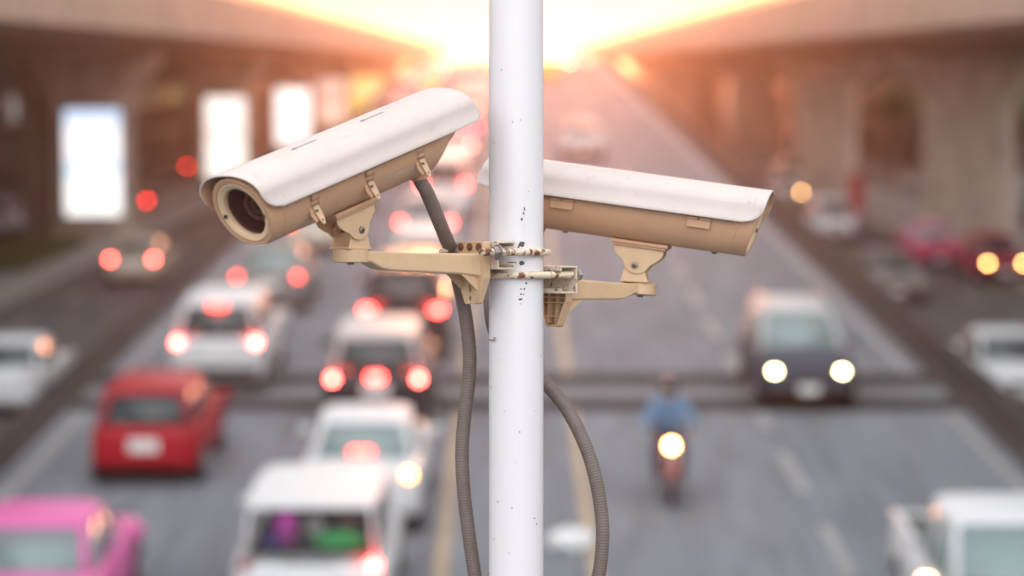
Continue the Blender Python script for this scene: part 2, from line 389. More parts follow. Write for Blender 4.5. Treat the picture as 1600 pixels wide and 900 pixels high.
shop(28.5, 156, 195, 10, (0.28, 0.22, 0.19), 1, 'beige shophouse block beyond the trees on the right')
shop(28, 198, 262, 10, (0.26, 0.18, 0.14), 1, 'brown shophouse block farthest along the right side')

# trees and planting
m_bark = mat('bark', (0.10, 0.075, 0.055), 0.9, var=0.3, vscale=6)
m_leaf = [mat('leaf dark', (0.030, 0.055, 0.018), 0.6, var=0.4, vscale=0.9), mat('leaf bright', (0.13, 0.20, 0.045), 0.6, var=0.4, vscale=0.9)]
def tree(x, y, h, r, label, bright=0, n=1500, group='trees under and beside the flyovers'):
    rnd = random.Random(int(x*13+y*7))
    root = empty('roadside_tree', Matrix.Translation((x, y, SIDE_Z)), label, 'tree', group)
    bm = new(); top = Vector((rnd.uniform(-.3, .3), rnd.uniform(-.3, .3), h*0.62))
    add_tube(bm, spline([(0, 0, 0), (rnd.uniform(-.2, .2), rnd.uniform(-.2, .2), h*0.3), top], 4), [0.22-0.014*k for k in range(9)], 9)
    tips = []
    for k in range(7):
        a = k*2.4; b = top*rnd.uniform(0.55, 1.0)
        e = Vector((math.cos(a)*r*rnd.uniform(.4, .8), math.sin(a)*r*rnd.uniform(.4, .8), h*rnd.uniform(0.62, 0.92)))
        add_tube(bm, [b, (b+e)/2+Vector((0, 0, 0.2)), e], [0.08, 0.05, 0.02], 6); tips.append(e)
    obj('trunk', bm, m_bark, root)
    bm = new(); cl = []
    for k in range(20):
        e = rnd.choice(tips) if k > 6 else tips[k % 7]
        cl.append((e + Vector((rnd.gauss(0, r*.25), rnd.gauss(0, r*.25), rnd.gauss(0, h*.07))), r*rnd.uniform(.22, .42), rnd.random()))
    for k in range(n):
        c, cr, sh = rnd.choice(cl); d = Vector((rnd.gauss(0, 1), rnd.gauss(0, 1), rnd.gauss(0, .8))).normalized()*cr*rnd.uniform(.4, 1.05)
        p = c+d; a = Vector((rnd.gauss(0, 1), rnd.gauss(0, 1), rnd.gauss(0, .6))).normalized(); b = a.orthogonal().normalized(); s = rnd.uniform(.09, .2)
        f = F(bm, V(bm, [p-a*s, p+b*s*.55, p+a*s, p-b*s*.55]))
        f.material_index = 1 if (sh > 0.55) ^ (bright and sh > 0.2) else 0
    obj('crown', bm, m_leaf, root)
for x, y, h, r, br, lb in [(26.5, 101, 7.0, 2.6, 1, 'bright green bushy tree at the far right edge by the nearest pier'),
                           (25.0, 86, 5.6, 2.2, 0, 'dark leafy tree at the right edge in front of the nearest pier'),
                           (27.0, 124, 7.0, 2.8, 1, 'light green tree between the first and second right piers'),
                           (30.5, 135, 7.2, 3.2, 0, 'dark green tree deep behind the second right pier'),
                           (23.3, 148, 5.6, 2.0, 1, 'small bright green tree just beyond the second right pier'),
                           (22.8, 107, 5.4, 1.7, 1, 'small bright green tree right behind the nearest right pier'),
                           (31.0, 113, 7.4, 3.0, 0, 'tall dark tree behind the light green one on the right'),
                           (-22.6, 120, 6.6, 2.0, 1, 'green tree just right of the grey post on the left'),
                           (-23.6, 101, 6.0, 1.8, 0, 'dark tree at the far left edge behind the parked cars')]:
    tree(x, y, h, r, lb, br)
# grass on the left island in front of the first pier
m_grass = mat('grass blades', (0.06, 0.10, 0.03), 0.7, var=0.4, vscale=1.0)
bm = new(); rnd = random.Random(3)
for k in range(5200):
    x = rnd.uniform(-19.3, -16.4); y = rnd.uniform(80.5, 94.3); h = rnd.uniform(.12, .42)*(1.3 if mnoise.noise(Vector((x*.7, y*.5, 0))) > 0 else 0.6); a = rnd.uniform(0, PI); s = .03
    dx, dy = math.cos(a)*s, math.sin(a)*s; lx, ly = rnd.gauss(0, .08), rnd.gauss(0, .08); z = SIDE_Z+.15
    F(bm, V(bm, [(x-dx, y-dy, z), (x+dx, y+dy, z), (x+lx, y+ly, z+h)]))
tag(obj('grass', bm, m_grass), 'green grass on the island in front of the nearest left pier', 'grass', kind='stuff')

# grey post on the left
m_post = mat('grey painted post', (0.34, 0.31, 0.28), 0.7, var=0.2, vscale=2)
root = empty('utility_post', Matrix.Translation((-19.8, 99, SIDE_Z+0.15)), 'grey vertical post left of the nearest left pier', 'post')
bm = new(); add_cyl(bm, (0, 0, 0.1), (0, 0, 7.1), 0.26, 16); obj('shaft', bm, m_post, root)
bm = new(); add_box(bm, (0, 0, 0.06), (0.9, 0.9, 0.12)); obj('base_plate', bm, m_post, root, bevel=0.02)
for z in (2.2, 4.6):
    bm = new(); add_cyl(bm, (0, 0, z), (0, 0, z+0.15), 0.29, 16); obj('collar', bm, m_frame, root)

# haze
m = bpy.data.materials.new('haze air'); m.use_nodes = True; t = m.node_tree; t.nodes.clear()
o_ = t.nodes.new('ShaderNodeOutputMaterial'); pv = t.nodes.new('ShaderNodeVolumePrincipled')
pv.inputs['Color'].default_value = (1.0, 0.72, 0.60, 1); pv.inputs['Density'].default_value = 0.00065; pv.inputs['Anisotropy'].default_value = 0.905
pv.inputs['Density Attribute'].default_value = ''
t.links.new(pv.outputs[0], o_.inputs['Volume'])
bm = new(); add_box(bm, (0, 1100, 9.5-0.8), (3100, 2900, 18.6)); tag(obj('haze', bm, m), kind='stuff')
# ------------------------------------------------------------------ foreground: pole, brackets, cameras, conduits
def pix(px, py, d):
    """the point seen at pixel (px, py) of the 1600 px photograph, d metres along the optical axis"""
    f = 3777.8; q = Vector(((px-800)*d/f, (450-py)*d/f, -d))
    return cam.location + Matrix.Rotation(R(90-PITCH), 3, 'X') @ q
DP = 3.977
FG = Matrix.Translation(pix(806.5, 400, DP)) @ Matrix.Rotation(R(-4.4), 4, 'X')   # the pole leans a little away from the bridge
S = DP/3777.8                       # metres per photo pixel at the pole
RP = 42.7*S
def zpx(py): return (400-py)*S
pole = empty('camera_pole', FG, 'white painted steel pole with chipped paint standing on the road median', 'pole')
base_z = -( (FG.translation.z - (SIDE_Z+0.004)) / math.cos(R(4.4)) ) - 0.0
bm = new(); add_tube(bm, [(0, 0, base_z+0.02 + (2.4-base_z-0.02)*k/24) for k in range(25)], RP, 48); bm_shaft = bm
bm = new(); add_box(bm, (0, 0, base_z+0.03), (0.34, 0.34, 0.03)); obj('base_plate', bm, m_steel, pole, bevel=0.004)
bm = new(); add_tube(bm, [(0, 0, 2.4), (0, 0, 2.415), (0, 0, 2.43)], [RP*1.04, RP*0.98, RP*0.5], 32); obj('end_cap', bm, m_steel, pole)
# chips of missing paint: photo pixel, size
bm = bm_shaft; rnd = random.Random(5)
chips = [(819, 327, 1.3, 2.6), (818, 334, 1.4, 2.0), (815, 343, 1.5, 2.4), (815, 382, 5.2, 4.2), (810, 386, 1.5, 1.5), (815, 411, 4.0, 3.6), (800, 410, 8, 0.8), (822, 442, 1.5, 1.6),
         (814, 451, 2.0, 1.0), (819, 451, 1.4, 1.6), (814, 459, 1.8, 1.3), (818, 459, 1.2, 1.4), (812.5, 467, 2.6, 1.5), (815, 466, 1.2, 1.3), (813, 474, 1.2, 0.6), (784, 112, 1, 1), (801, 193, .9, .9), (813, 190, .9, .9),
         (772, 225, .8, 1), (768, 604, 1, 1.2), (812, 672, 1, 1), (778, 781, 1, 1.2), (800, 790, 1, 1.1), (772, 840, 1, .9), (764, 896, 1.2, 1.2), (835, 807, 3, .7), (838, 816, 1.4, 1), (789, 640, .7, .7), (826, 300, .7, .8), (806, 720, .7, .6), (766, 480, 1.2, 2.5), (768, 455, .8, 1.5), (845, 555, .8, 1.6), (848, 360, .8, 2.0), (766, 300, .7, 1.2), (835, 640, .6, .7), (780, 560, .7, .6), (795, 860, .8, .7)]
for px, py, a, b in chips:
    x = (px-806.5)*S; ph = math.asin(max(-.985, min(.985, x/RP))); z0 = zpx(py); n = 14; o0 = rnd.uniform(0, 50)
    ring = []
    for k in range(n):
        t = 2*PI*k/n; q = 1+0.55*mnoise.noise(Vector((math.cos(t)*1.6+o0, math.sin(t)*1.6, px)))
        u, v_ = a*S*q*math.cos(t), b*S*q*math.sin(t); r_ = RP+0.00035
        ring.append((r_*math.sin(ph+u/RP), -r_*math.cos(ph+u/RP), z0+v_))
    c = bm.verts.new(((RP+0.0003)*math.sin(ph), -(RP+0.0003)*math.cos(ph), z0)); vs = V(bm, ring)
    for k in range(n): F(bm, [c, vs[k], vs[(k+1) % n]]).material_index = 1
obj('shaft', bm, [m_pole, m_chip], pole)
# wire hook at the left edge
bm = new(); add_tube(bm, spline([(-RP*1.02, -0.004, zpx(531)), (-RP*.98, -.014, zpx(530)), (-RP*.80, -.030, zpx(531)), (-RP*.82, -.032, zpx(526.5)), (-RP*.76, -.034, zpx(527))], 6), 0.0011, 6)
obj('wire_hook', bm, m_steel, pole)

AL = R(40)
def bracket_frame(sign, py, pitch):
    """origin on the outer face of the channel web, X out along the arm, Z up"""
    yaw = PI+AL if sign < 0 else AL
    D = RP+0.036
    return FG @ Matrix.Translation((math.cos(yaw)*D, math.sin(yaw)*D, zpx(py))) @ Matrix.Rotation(yaw, 4, 'Z') @ Matrix.Rotation(-R(pitch), 4, 'Y')

def clamp(sign, py, pyring, label, stud):
    M = bracket_frame(sign, py, 0); D = RP+0.036
    root = empty('pole_clamp', M, label, 'clamp', 'clamps on the pole')
    # C channel, open towards the pole
    H = 0.0225; T = 0.0028; FL = 0.037; LP = 0.008; Lh = 0.050
    prof = [(0, -H), (0, H), (-FL, H), (-FL, H-LP), (-FL+T, H-LP), (-FL+T, H-T), (-T, H-T), (-T, -H+T), (-FL+T, -H+T), (-FL+T, -H+LP), (-FL, -H+LP), (-FL, -H)]
    bm = new(); add_loft(bm, [[Vector((x, y, z)) for x, z in prof] for y in (-.061, Lh)])
    obj('channel', bm, m_chan, root, sharp=30, bevel=0.0006)
    # U bolt
    r = 0.0060; q = RP+r+0.0006; zz = (py-pyring)*S
    tilt = 0.0
    pts = [(stud, -q, zz), (0.0, -q, zz), (-D*0.5, -q, zz), (-D, -q, zz)]
    n = 18
    for k in range(1, n): a = -PI/2 - PI*k/n; pts.append((-D+q*math.cos(a), q*math.sin(a), zz))
    pts += [(-D, q, zz), (-D*0.5, q, zz), (0, q, zz), (stud, q, zz)]
    bm = new(); add_tube(bm, pts, r, 14); ub = obj('u_bolt', bm, m_rust, root)
    for sy in (-1, 1):
        bm = new(); add_tube(bm, [(0.0005, sy*q, zz), (0.0025, sy*q, zz)], 0.0128, 22); obj('washer', bm, m_steel, root)
        bm = new(); add_tube(bm, [(0.0026, sy*q, zz), (0.012, sy*q, zz)], 0.0105, 6); obj('nut', bm, m_steel, root, sharp=20, bevel=0.0006)
    bm = new()
    for yh in (-0.018, 0.0, 0.018): pass
    bm.free()
    return root
clamp(-1, 399, 394, 'rusty pole clamp of the left camera, its bolt around the pole higher up', .036)
clamp(1, 437, 429.5, 'rusty pole clamp of the right camera, its bolt around the pole lower down', .0135)

def arm(sign, py, pitch, label, out_len, group='brackets holding the cameras'):
    M = bracket_frame(sign, py, pitch); root = empty('mounting_bracket', M, label, 'bracket', group)
    # hollow wall plate with ribs, real bolt holes
    outer = [(-.033, .0205), (-.031, .0225), (.031, .0225), (.033, .0205), (.033, -.036), (.0145, -.0765), (.011, -.079), (-.011, -.079), (-.0145, -.0765), (-.033, -.036)]
    holes = [circle(0.0, -.052, .0048, .0085, 16), circle(0.0, -.0695, .0032, .0042, 12)] + [circle(u, .0135, .0042, n=14) for u in (-.023, 0, .023)]
    bm = new(); add_prism(bm, outer, holes, lambda u, v_, t: (t, u, v_), 0.0135, 0.0165)
    inner = [(u*0.91, v_*0.955-.0008) for u, v_ in outer]
    n = len(outer)
    for i in range(n):   # rim wall
        j = (i+1) % n
        a, b, c, d = outer[i], outer[j], inner[j], inner[i]
        v0 = V(bm, [(0.0005, *a), (0.0005, *b), (0.0005, *c), (0.0005, *d)]); v1 = V(bm, [(0.0136, *a), (0.0136, *b), (0.0136, *c), (0.0136, *d)])
        F(bm, v0); F(bm, v1[::-1])
        for k in range(4): F(bm, [v0[k], v0[(k+1) % 4], v1[(k+1) % 4], v1[k]])
    obj('wall_plate', bm, m_bracket, root, sharp=30, bevel=0.0008)
    bm = new()
    for z in (-.030, -.0385, -.0615): add_box(bm, (0.0072, 0, z), (0.0125, .055 if z > -.05 else .034, .0022))
    for u in (-.0105, .0105): add_box(bm, (0.0072, u, -.03), (0.0120, .0022, .085))
    obj('rib', bm, m_bracket, root)
    for u in (-.023, 0, .023):
        bm = new(); add_tube(bm, [(0.0165, u, .0135), (0.0190, u, .0135)], 0.0062, 14); add_tube(bm, [(0.0190, u, .0135), (0.0205, u, .0135)], 0.0046, 6); obj('bolt', bm, m_rusty, root, sharp=25)
    # arm bar: lofted bar with gusset root, then the drop to the round end
    E = out_len
    def sec(x, y, zt, zb): c = .0025; return [Vector(p) for p in ((x, -y+c, zb), (x, y-c, zb), (x, y, zb+c), (x, y, zt-c), (x, y-c, zt), (x, -y+c, zt), (x, -y, zt-c), (x, -y, zb+c))]
    bm = new()
    add_loft(bm, [sec(.0160, .0275, .004, -.034), sec(.030, .0240, .003, -.0325), sec(.06, .0205, .003, -.0300), sec(E-.068, .0175, .004, -.0255), sec(E-.050, .0175, .0045, -.0225), sec(E-.028, .0180, .0050, -.0125), sec(E-.012, .0180, .0050, -.0125)])
    obj('bar', bm, m_bracket, root, sharp=25, bevel=0.0006)
    bm = new()   # gusset below the bar
    for u in (-.0185, .0185):
        v0 = V(bm, [(.016, u-.0015, -.033), (.050, u-.0015, -.0305), (.018, u-.0015, -.056), (.016, u-.0015, -.057)]); v1 = V(bm, [(.016, u+.0015, -.033), (.050, u+.0015, -.0305), (.018, u+.0015, -.056), (.016, u+.0015, -.057)])
        F(bm, v0); F(bm, v1[::-1])
        for k in range(4): F(bm, [v0[k], v0[(k+1) % 4], v1[(k+1) % 4], v1[k]])
    obj('gusset', bm, m_bracket, root)
    bm = new(); add_tube(bm, [(E, 0, -.0128), (E, 0, -.0118), (E, 0, .0065), (E, 0, .0075)], [.0268, .0280, .0280, .0268], 36); obj('end_disc', bm, m_bracket, root, sharp=50)
    bm = new(); add_tube(bm, [(E, 0, -.0165), (E, 0, -.0128)], [.0055, .0062], 6); obj('end_bolt', bm, m_screw, root)
    return root, M, E

def clevis(root, E, yawdeg, dx):
    """the upright swivel fork that stands on the end disc; turns with the camera"""
    Mz = Matrix.Translation((E+dx, 0, .0077)) @ Matrix.Rotation(R(yawdeg), 4, 'Z')
    bm = new(); add_box(bm, (0, 0, .0018), (.050, .044, .0034)); 
    for sy in (-1, 1):
        out_ = [(-.0235, .0), (.0235, .0), (.0195, .012), (.0165, .022), (.020, .033), (.014, .0405), (-.012, .0405), (-.019, .033), (-.0185, .022), (-.0225, .010)]
        add_prism(bm, out_, [], lambda u, v_, t: (u, t, v_), sy*.0185-.0014, sy*.0185+.0014)
    o = obj('swivel_fork', bm, m_bracket, root, sharp=30, bevel=0.0006); o.matrix_local = Mz
    return Mz @ Vector((0, 0, .030))

# ---- the camera itself: X forward, Y to its left, Z up, origin on the housing axis
PIV = Vector((0.010, 0, -0.0935))
def dsec(Rr, zc, n=44):
    o = []
    for k in range(n):
        a = 2*PI*k/n; y, z = Rr*math.sin(a), Rr*math.cos(a)
        o.append((y, max(z, zc)))
    return o
def security_camera(M, label, latches, hinges):
    root = empty('security_camera', M, label, 'security camera', 'security cameras on the pole')
    k_ = 0.24; XF = 0.232; RH = 0.0575; ZC = -0.0525
    def loop(x, Rr, zc, sh=0.0): return [Vector((x+sh*z, y, z)) for y, z in dsec(Rr, zc)]
    bm = new()
    st = [(-.222, .034, -.012), (-.220, .040, -.018), (-.208, .044, -.024), (-.198, .0455, -.030), (-.195, .0475, -.031), (-.182, .0520, -.040), (-.168, .0555, -.048), (-.156, RH, ZC)]
    rings = [[Vector((x, y, z+.012)) if i < 5 else Vector((x, y, z+(.008 if i == 5 else .004 if i == 6 else 0))) for y, z in dsec(rr, zc)] for i, (x, rr, zc) in enumerate(st)]
    rings += [loop(.10, RH, ZC), loop(XF-.028, RH, ZC, k_*0.9), loop(XF-.0272, RH-.0006, ZC+.0006, k_), loop(XF-.0262, RH, ZC, k_), loop(XF-.0035, RH+.0004, ZC-.0004, k_), loop(XF-.0008, RH-.0008, ZC+.0006, k_), loop(XF, RH-.0025, ZC+.002, k_)]
    def circ(x, rr, n=44): return [Vector((x+k_*rr*math.cos(2*PI*k/n), rr*math.sin(2*PI*k/n), rr*math.cos(2*PI*k/n))) for k in range(n)]
    rings += [circ(XF-.001, .0495), circ(XF-.005, .0490)]
    add_loft(bm, rings, cap=False); F(bm, [v for v in bm.verts][:44])
    hs = obj('housing', bm, m_housing, root, sharp=28)
    bm = new(); add_loft(bm, [circ(XF-.0075, .0486), circ(XF-.0018, .0484), circ(XF-.0012, .0470), circ(XF-.0042, .0400), circ(XF-.0052, .0392), circ(XF-.0125, .0386), circ(XF-.060, .0365)], cap=False); obj('front_bezel', bm, m_bezel, root, sharp=28)
    bm = new(); add_loft(bm, [circ(XF-.0062, .0494), circ(XF-.0060, .0484)], cap=False); obj('gasket', bm, m_hole, root)
    bm = new(); F(bm, V(bm, circ(XF-.0115, .0387))); obj('window_glass', bm, m_lensglass, root)
    # lens inside
    x0 = XF-.044
    bm = new(); add_loft(bm, [circ(XF-.0130, .0378), circ(x0-.004, .0366)], cap=False); F(bm, V(bm, circ(x0-.006, .037))); obj('inner_cup', bm, m_lensbarrel, root)
    bm = new(); add_loft(bm, [circ(x0-.004, .0205), circ(x0+.016, .0205), circ(x0+.017, .0195), circ(x0+.017, .0165), circ(x0+.013, .0155)], cap=False); ln = obj('lens', bm, m_lensbarrel, root, sharp=30)
    bm = new()
    for rr, xx in ((.0200, x0+.0172), (.0163, x0+.0165), (.0110, x0+.0142)):
        add_loft(bm, [circ(xx, rr+.0007), circ(xx+.0006, rr), circ(xx, rr-.0007)], cap=False)
    obj('lens_ring', bm, m_lensring, ln)
    bm = new(); add_loft(bm, [circ(x0+.0130, .0157), circ(x0+.0145, .011), circ(x0+.0152, .006), circ(x0+.0154, .001)], cap=False); obj('lens_element', bm, m_lensel, ln, sharp=80)
    # screws on the front ring
    for a in (-98, 98):
        y, z = .0432*math.sin(R(a)), .0432*math.cos(R(a)); x = XF-.0022+k_*z
        bm = new(); add_tube(bm, [(x-.002, y, z), (x+.0008, y, z)], .0036, 14); sc_ = obj('screw', bm, m_screw, root)
        bm = new(); add_tube(bm, [(x+.0008, y, z), (x+.0011, y, z)], .0019, 6); obj('socket', bm, m_hole, sc_)
    # sunshield
    prof = []
    prof += [(.0735, .0045), (.0720, .0095), (.0700, .0150), (.0684, .0205), (.0675, .0265)]
    for k in range(1, 25):
        a = (PI/2)*k/25; prof.append((.0672*math.cos(a)**0.92, .0300+.0345*math.sin(a)**0.95))
    prof = prof + [(0, .0646)] + [(-y, z) for y, z in prof[::-1]]
    # arc length from the skirt edge, for the rounded corners
    XB, XT, RC = -.248, .250, .030
    bm = new(); rows = []; nx = 48; nP = len(prof)
    acc = [0]
    for i in range(1, nP): acc.append(acc[-1]+math.hypot(prof[i][0]-prof[i-1][0], prof[i][1]-prof[i-1][1]))
    for i, (y, z) in enumerate(prof):
        s_ = min(acc[i], acc[-1]-acc[i])
        c = RC-math.sqrt(max(0, RC**2-(RC-min(s_, RC))**2))
        c2 = .018-math.sqrt(max(0, .018**2-(.018-min(s_, .018))**2)); xa, xb = XB+c2+.32*(z-.02), XT-c+.16*(z-.06)
        rows.append(V(bm, [(xa+(xb-xa)*k/nx, y, z) for k in range(nx+1)]))
    for a, b in zip(rows, rows[1:]):
        for k in range(nx): F(bm, [a[k], a[k+1], b[k+1], b[k]])
    sh = obj('sunshield', bm, m_shield, root, sharp=60)
    md = sh.modifiers.new('thickness', 'SOLIDIFY'); md.thickness = 0.0022; md.offset = -1; md.material_offset = 1; sh.data.materials.append(m_housing)  # inner faces take the housing colour as painted shade inside the shield
    md = sh.modifiers.new('bevel', 'BEVEL'); md.width = 0.0005; md.segments = 1; md.limit_method = 'ANGLE'; md.angle_limit = R(60)
    # two adjustment slots with a screw in the crown of the shield
    for xs in (.092, -.062):
        bm = new(); rr = .0036; hl = .024; ring = []
        for k in range(24):
            a = 2*PI*k/24; ring.append((xs+(hl if math.cos(a) > 0 else -hl)+rr*math.cos(a), .016+rr*math.sin(a)))
        def zs(y): return .0652-.0052*(y/.03)**2
        vs = V(bm, [(x, y, zs(y)+.0002) for x, y in ring]); F(bm, vs); sl = obj('slot', bm, mat('slot shade', (0.30, 0.26, 0.25), 0.7), sh)
        bm = new(); add_tube(bm, [(xs+hl-.002, .016, zs(.016)-.001), (xs+hl-.002, .016, zs(.016)+.0018)], [.0034, .0030], 14); obj('screw', bm, m_steel, sh)
    # spacers carrying the shield
    for xs in (.07, -.085):
        bm = new(); add_tube(bm, [(xs, 0, .056), (xs, 0, .0632)], .007, 14); obj('spacer', bm, m_steel, root)
    # body seam below the skirt, underside edge
    bm = new()
    for sy in (-1, 1): add_box(bm, (.027, sy*(RH+.0006), -.0015), (.335, .0022, .0022))
    obj('seam', bm, m_housing, root, bevel=0.0004)
    for xl in latches:        # on the camera's left
        y0 = RH
        bm = new(); ring = []
        for th in (40, 60, 75, 90, 100, 108):
            a = R(th); rr = RH+.0016; ring.append((rr*math.sin(a), rr*math.cos(a)))
        for (ya, za), (yb, zb) in zip(ring, ring[1:]):
            vs = V(bm, [(xl-.0085, ya, za), (xl+.0085, ya, za), (xl+.0085, yb, zb), (xl-.0085, yb, zb)]); F(bm, vs)
        lt = obj('latch', bm, m_housing, root); md = lt.modifiers.new('t', 'SOLIDIFY'); md.thickness = .0022; md.offset = 1
        bm = new()
        out_ = [(-.007, .004), (.007, .004), (.008, -.006), (.005, -.020), (.002, -.0245), (-.003, -.0245), (-.0065, -.019), (-.008, -.006)]
        add_prism(bm, out_, [circle(-.0005, -.0185, .0021, n=10)], lambda u, v_, t: (xl+u*0.8, t-.0-.35*(v_+.0), v_-.0235), RH-.0022, RH-.0002)
        obj('lever', bm, m_bracket, lt, sharp=30, bevel=0.0004)
        bm = new(); out_ = [(-.010, .002), (.006, .002), (.009, -.008), (.004, -.020), (-.006, -.016)]
        add_prism(bm, out_, [], lambda u, v_, t: (xl+.006+u*0.9, t-.30*v_, v_-.0235), RH-.006, RH-.0035)
        obj('catch', bm, m_housing, lt, sharp=30)
        bm = new(); add_tube(bm, [(xl+.004, RH-.004, -.026), (xl+.004, RH+.0045, -.026)], .0018, 10); obj('pin', bm, m_screw, lt)
    for xl in hinges:         # on the camera's right
        bm = new(); add_box(bm, (xl, -(RH+.0012), -.0085), (.040, .005, .014)); h_ = obj('hinge', bm, m_housing, root, bevel=0.0009)
        bm = new(); add_tube(bm, [(xl-.0205, -(RH+.0032), .0005), (xl-.0030, -(RH+.0032), .0005)], .0032, 12); add_tube(bm, [(xl+.0015, -(RH+.0032), .0005), (xl+.0195, -(RH+.0032), .0005)], .0032, 12); obj('knuckle', bm, m_housing, h_)
    # faint embossed maker's panel on the left side
    if latches:
        bm = new()
        for xa, xb in ((-.095, -.083), (-.079, -.020)):
            for i in range(3):
                a0, a1 = R(112+i*4), R(116+i*4); rr = RH+.0004
                F(bm, V(bm, [(xa, rr*math.sin(a0), rr*math.cos(a0)), (xb, rr*math.sin(a0), rr*math.cos(a0)), (xb, rr*math.sin(a1), rr*math.cos(a1)), (xa, rr*math.sin(a1), rr*math.cos(a1))]))
        obj('worn_print', bm, m_label, hs)
    # mounting rail and fork under the housing
    bm = new(); add_box(bm, (PIV.x+.003, 0, -.0555), (.098, .062, .006)); add_box(bm, (PIV.x+.003, 0, -.0605), (.092, .056, .0045)); obj('rail', bm, m_housing, root, bevel=0.001)
    out_ = [(-.043, .0), (.043, .0), (.043, -.007), (.040, -.014), (.031, -.0225), (.0225, -.0285), (.0195, -.034), (.014, -.0405), (.004, -.0445), (-.006, -.0445), (-.015, -.0405), (-.0205, -.0335), (-.0235, -.026), (-.032, -.019), (-.0415, -.011)]
    for sy in (-1, 1):
        bm = new(); add_prism(bm, out_, [], lambda u, v_, t: (PIV.x+.003+u, t, -.0628+v_), sy*.0225-.0013, sy*.0225+.0013); pl = obj('fork_plate', bm, m_bracket, root, sharp=30, bevel=0.0005)
        bm = new(); add_tube(bm, [(PIV.x, sy*.0236, PIV.z), (PIV.x, sy*.0262, PIV.z), (PIV.x, sy*.0272, PIV.z)], [.0056, .0054, .004], 18); scw = obj('pivot_screw', bm, m_screw, pl, sharp=50)
        bm = new()
        for a in (0.35, 0.35+PI/2):
            add_box(bm, (0, 0, 0), (.0052, .0008, .0013), Matrix.Translation((PIV.x, sy*.0273, PIV.z)) @ Matrix.Rotation(a, 4, 'Y'))
        obj('slot', bm, m_hole, scw)
    bm = new(); add_tube(bm, [(PIV.x, -.0215, PIV.z), (PIV.x, .0215, PIV.z)], .0042, 12); obj('pivot_pin', bm, m_screw, root)
    for xs in (.165, -.095):
        bm = new(); add_tube(bm, [(xs, 0, ZC+.001), (xs, 0, ZC-.0035)], [.0055, .0040], 14); obj('underside_screw', bm, m_screw, root)
    bm = new(); add_tube(bm, [(-.146, 0.004, ZC+.004), (-.146, 0.004, ZC-.005)], .0155, 8); add_tube(bm, [(-.146, 0.004, ZC-.005), (-.146, .004, ZC-.010)], .0142, 20); obj('cable_gland', bm, m_housing, root, sharp=30)
    return root

def cam_matrix(pivot_w, axis_cam):
    """axis given in the photograph's camera axes (right, up, towards the viewer)"""
    a = (Matrix.Rotation(R(90-PITCH), 3, 'X') @ Vector(axis_cam)).normalized()
    up = (FG.to_3x3() @ Vector((0, 0, 1))).normalized()
    l = up.cross(a).normalized(); u = a.cross(l).normalized()
    M = Matrix((a, l, u)).transposed().to_4x4()
    M.translation = pivot_w - (M.to_3x3() @ PIV)
    return M, a

def place(sign, py, pitch, out_len, axis, lab_arm, lab_cam, latches, hinges, dx, px):
    global PIV
    PIV = Vector((px, 0, -0.0935))
    root, M, E = arm(sign, py, pitch, lab_arm, out_len)
    up = (FG.to_3x3() @ Vector((0, 0, 1))).normalized()
    a0 = (Matrix.Rotation(R(90-PITCH), 3, 'X') @ Vector(axis)).normalized()
    loc = M.to_3x3().inverted() @ a0
    p = M @ clevis(root, E, math.degrees(math.atan2(loc.y, loc.x)), dx)
    Mc, a = cam_matrix(p, axis)
    return security_camera(Mc, lab_cam, latches, hinges), Mc
camL, ML = place(-1, 399, 0.5, 0.256, (-0.625, -0.325, 0.705), 'cream steel bracket arm holding the left camera, reaching left from the pole',
                 'white and beige security camera left of the pole, tilted down and showing its lens', (.135, .012, -.108), (), 0.0, 0.024)
camR, MR = place(1, 437, -4.5, 0.199, (0.98, -0.142, 0.18), 'cream steel bracket arm holding the right camera, reaching right from the pole',
                 'white and beige security camera seen side on behind the right of the pole', (), (-.098, .138), -.012, 0.036)

# flexible conduits
def conduit(name, pts, r, label, seam=True):
    P = spline(pts, 24)
    # resample at ring pitch
    L = [0]
    for a, b in zip(P, P[1:]): L.append(L[-1]+(b-a).length)
    pitch = 0.0046; n = int(L[-1]/pitch*4); Q = []; j = 0
    for k in range(n+1):
        s = L[-1]*k/n
        while j < len(L)-2 and L[j+1] < s: j += 1
        t = (s-L[j])/max(1e-9, L[j+1]-L[j]); Q.append(P[j].lerp(P[j+1], t))
    rr = [r*(1.0 if k % 4 in (1, 2) else 0.945) for k in range(len(Q))]
    o0 = Q[len(Q)//2].copy()
    root = empty(name, Matrix.Translation(o0), label, 'cable conduit', 'cable conduits')
    bm = new(); add_tube(bm, [q-o0 for q in Q], rr, 20); obj('hose', bm, m_cond, root, sharp=60)
    return root, Q, o0
def fgp(px, py, dy): 
    q = FG @ Vector((0, 0, 0)); 
    return pix(px, py, DP+dy)
gl = ML @ Vector((-.146, .004, -.0605))
dg = -(Matrix.Rotation(R(90-PITCH), 3, 'X').inverted() @ (gl-cam.location)).z - DP
gd = (ML.to_3x3() @ Vector((0, 0, -1)))
conduit('flexible_conduit', [gl-gd*.008, gl+gd*0.004, fgp(668, 303, dg*.92), fgp(683, 338, dg*.7), fgp(696, 370, dg*.4), fgp(706, 395, dg*.1), fgp(715, 435, .02), fgp(725, 480, .05), fgp(733, 540, .05), fgp(733, 590, .05), fgp(727, 640, .05), fgp(722, 700, .05), fgp(724, 760, .05), fgp(732, 830, .055), fgp(743, 905, .06), fgp(760, 1010, .07), fgp(768, 1150, .075), fgp(768, 1400, .07)], 11.2*S,
        'brown ribbed conduit hanging down from the left camera, left of the pole')
gl = MR @ Vector((-.146, .004, -.0605)); gd = (MR.to_3x3() @ Vector((0, 0, -1)))
dg = -(Matrix.Rotation(R(90-PITCH), 3, 'X').inverted() @ (gl-cam.location)).z - DP
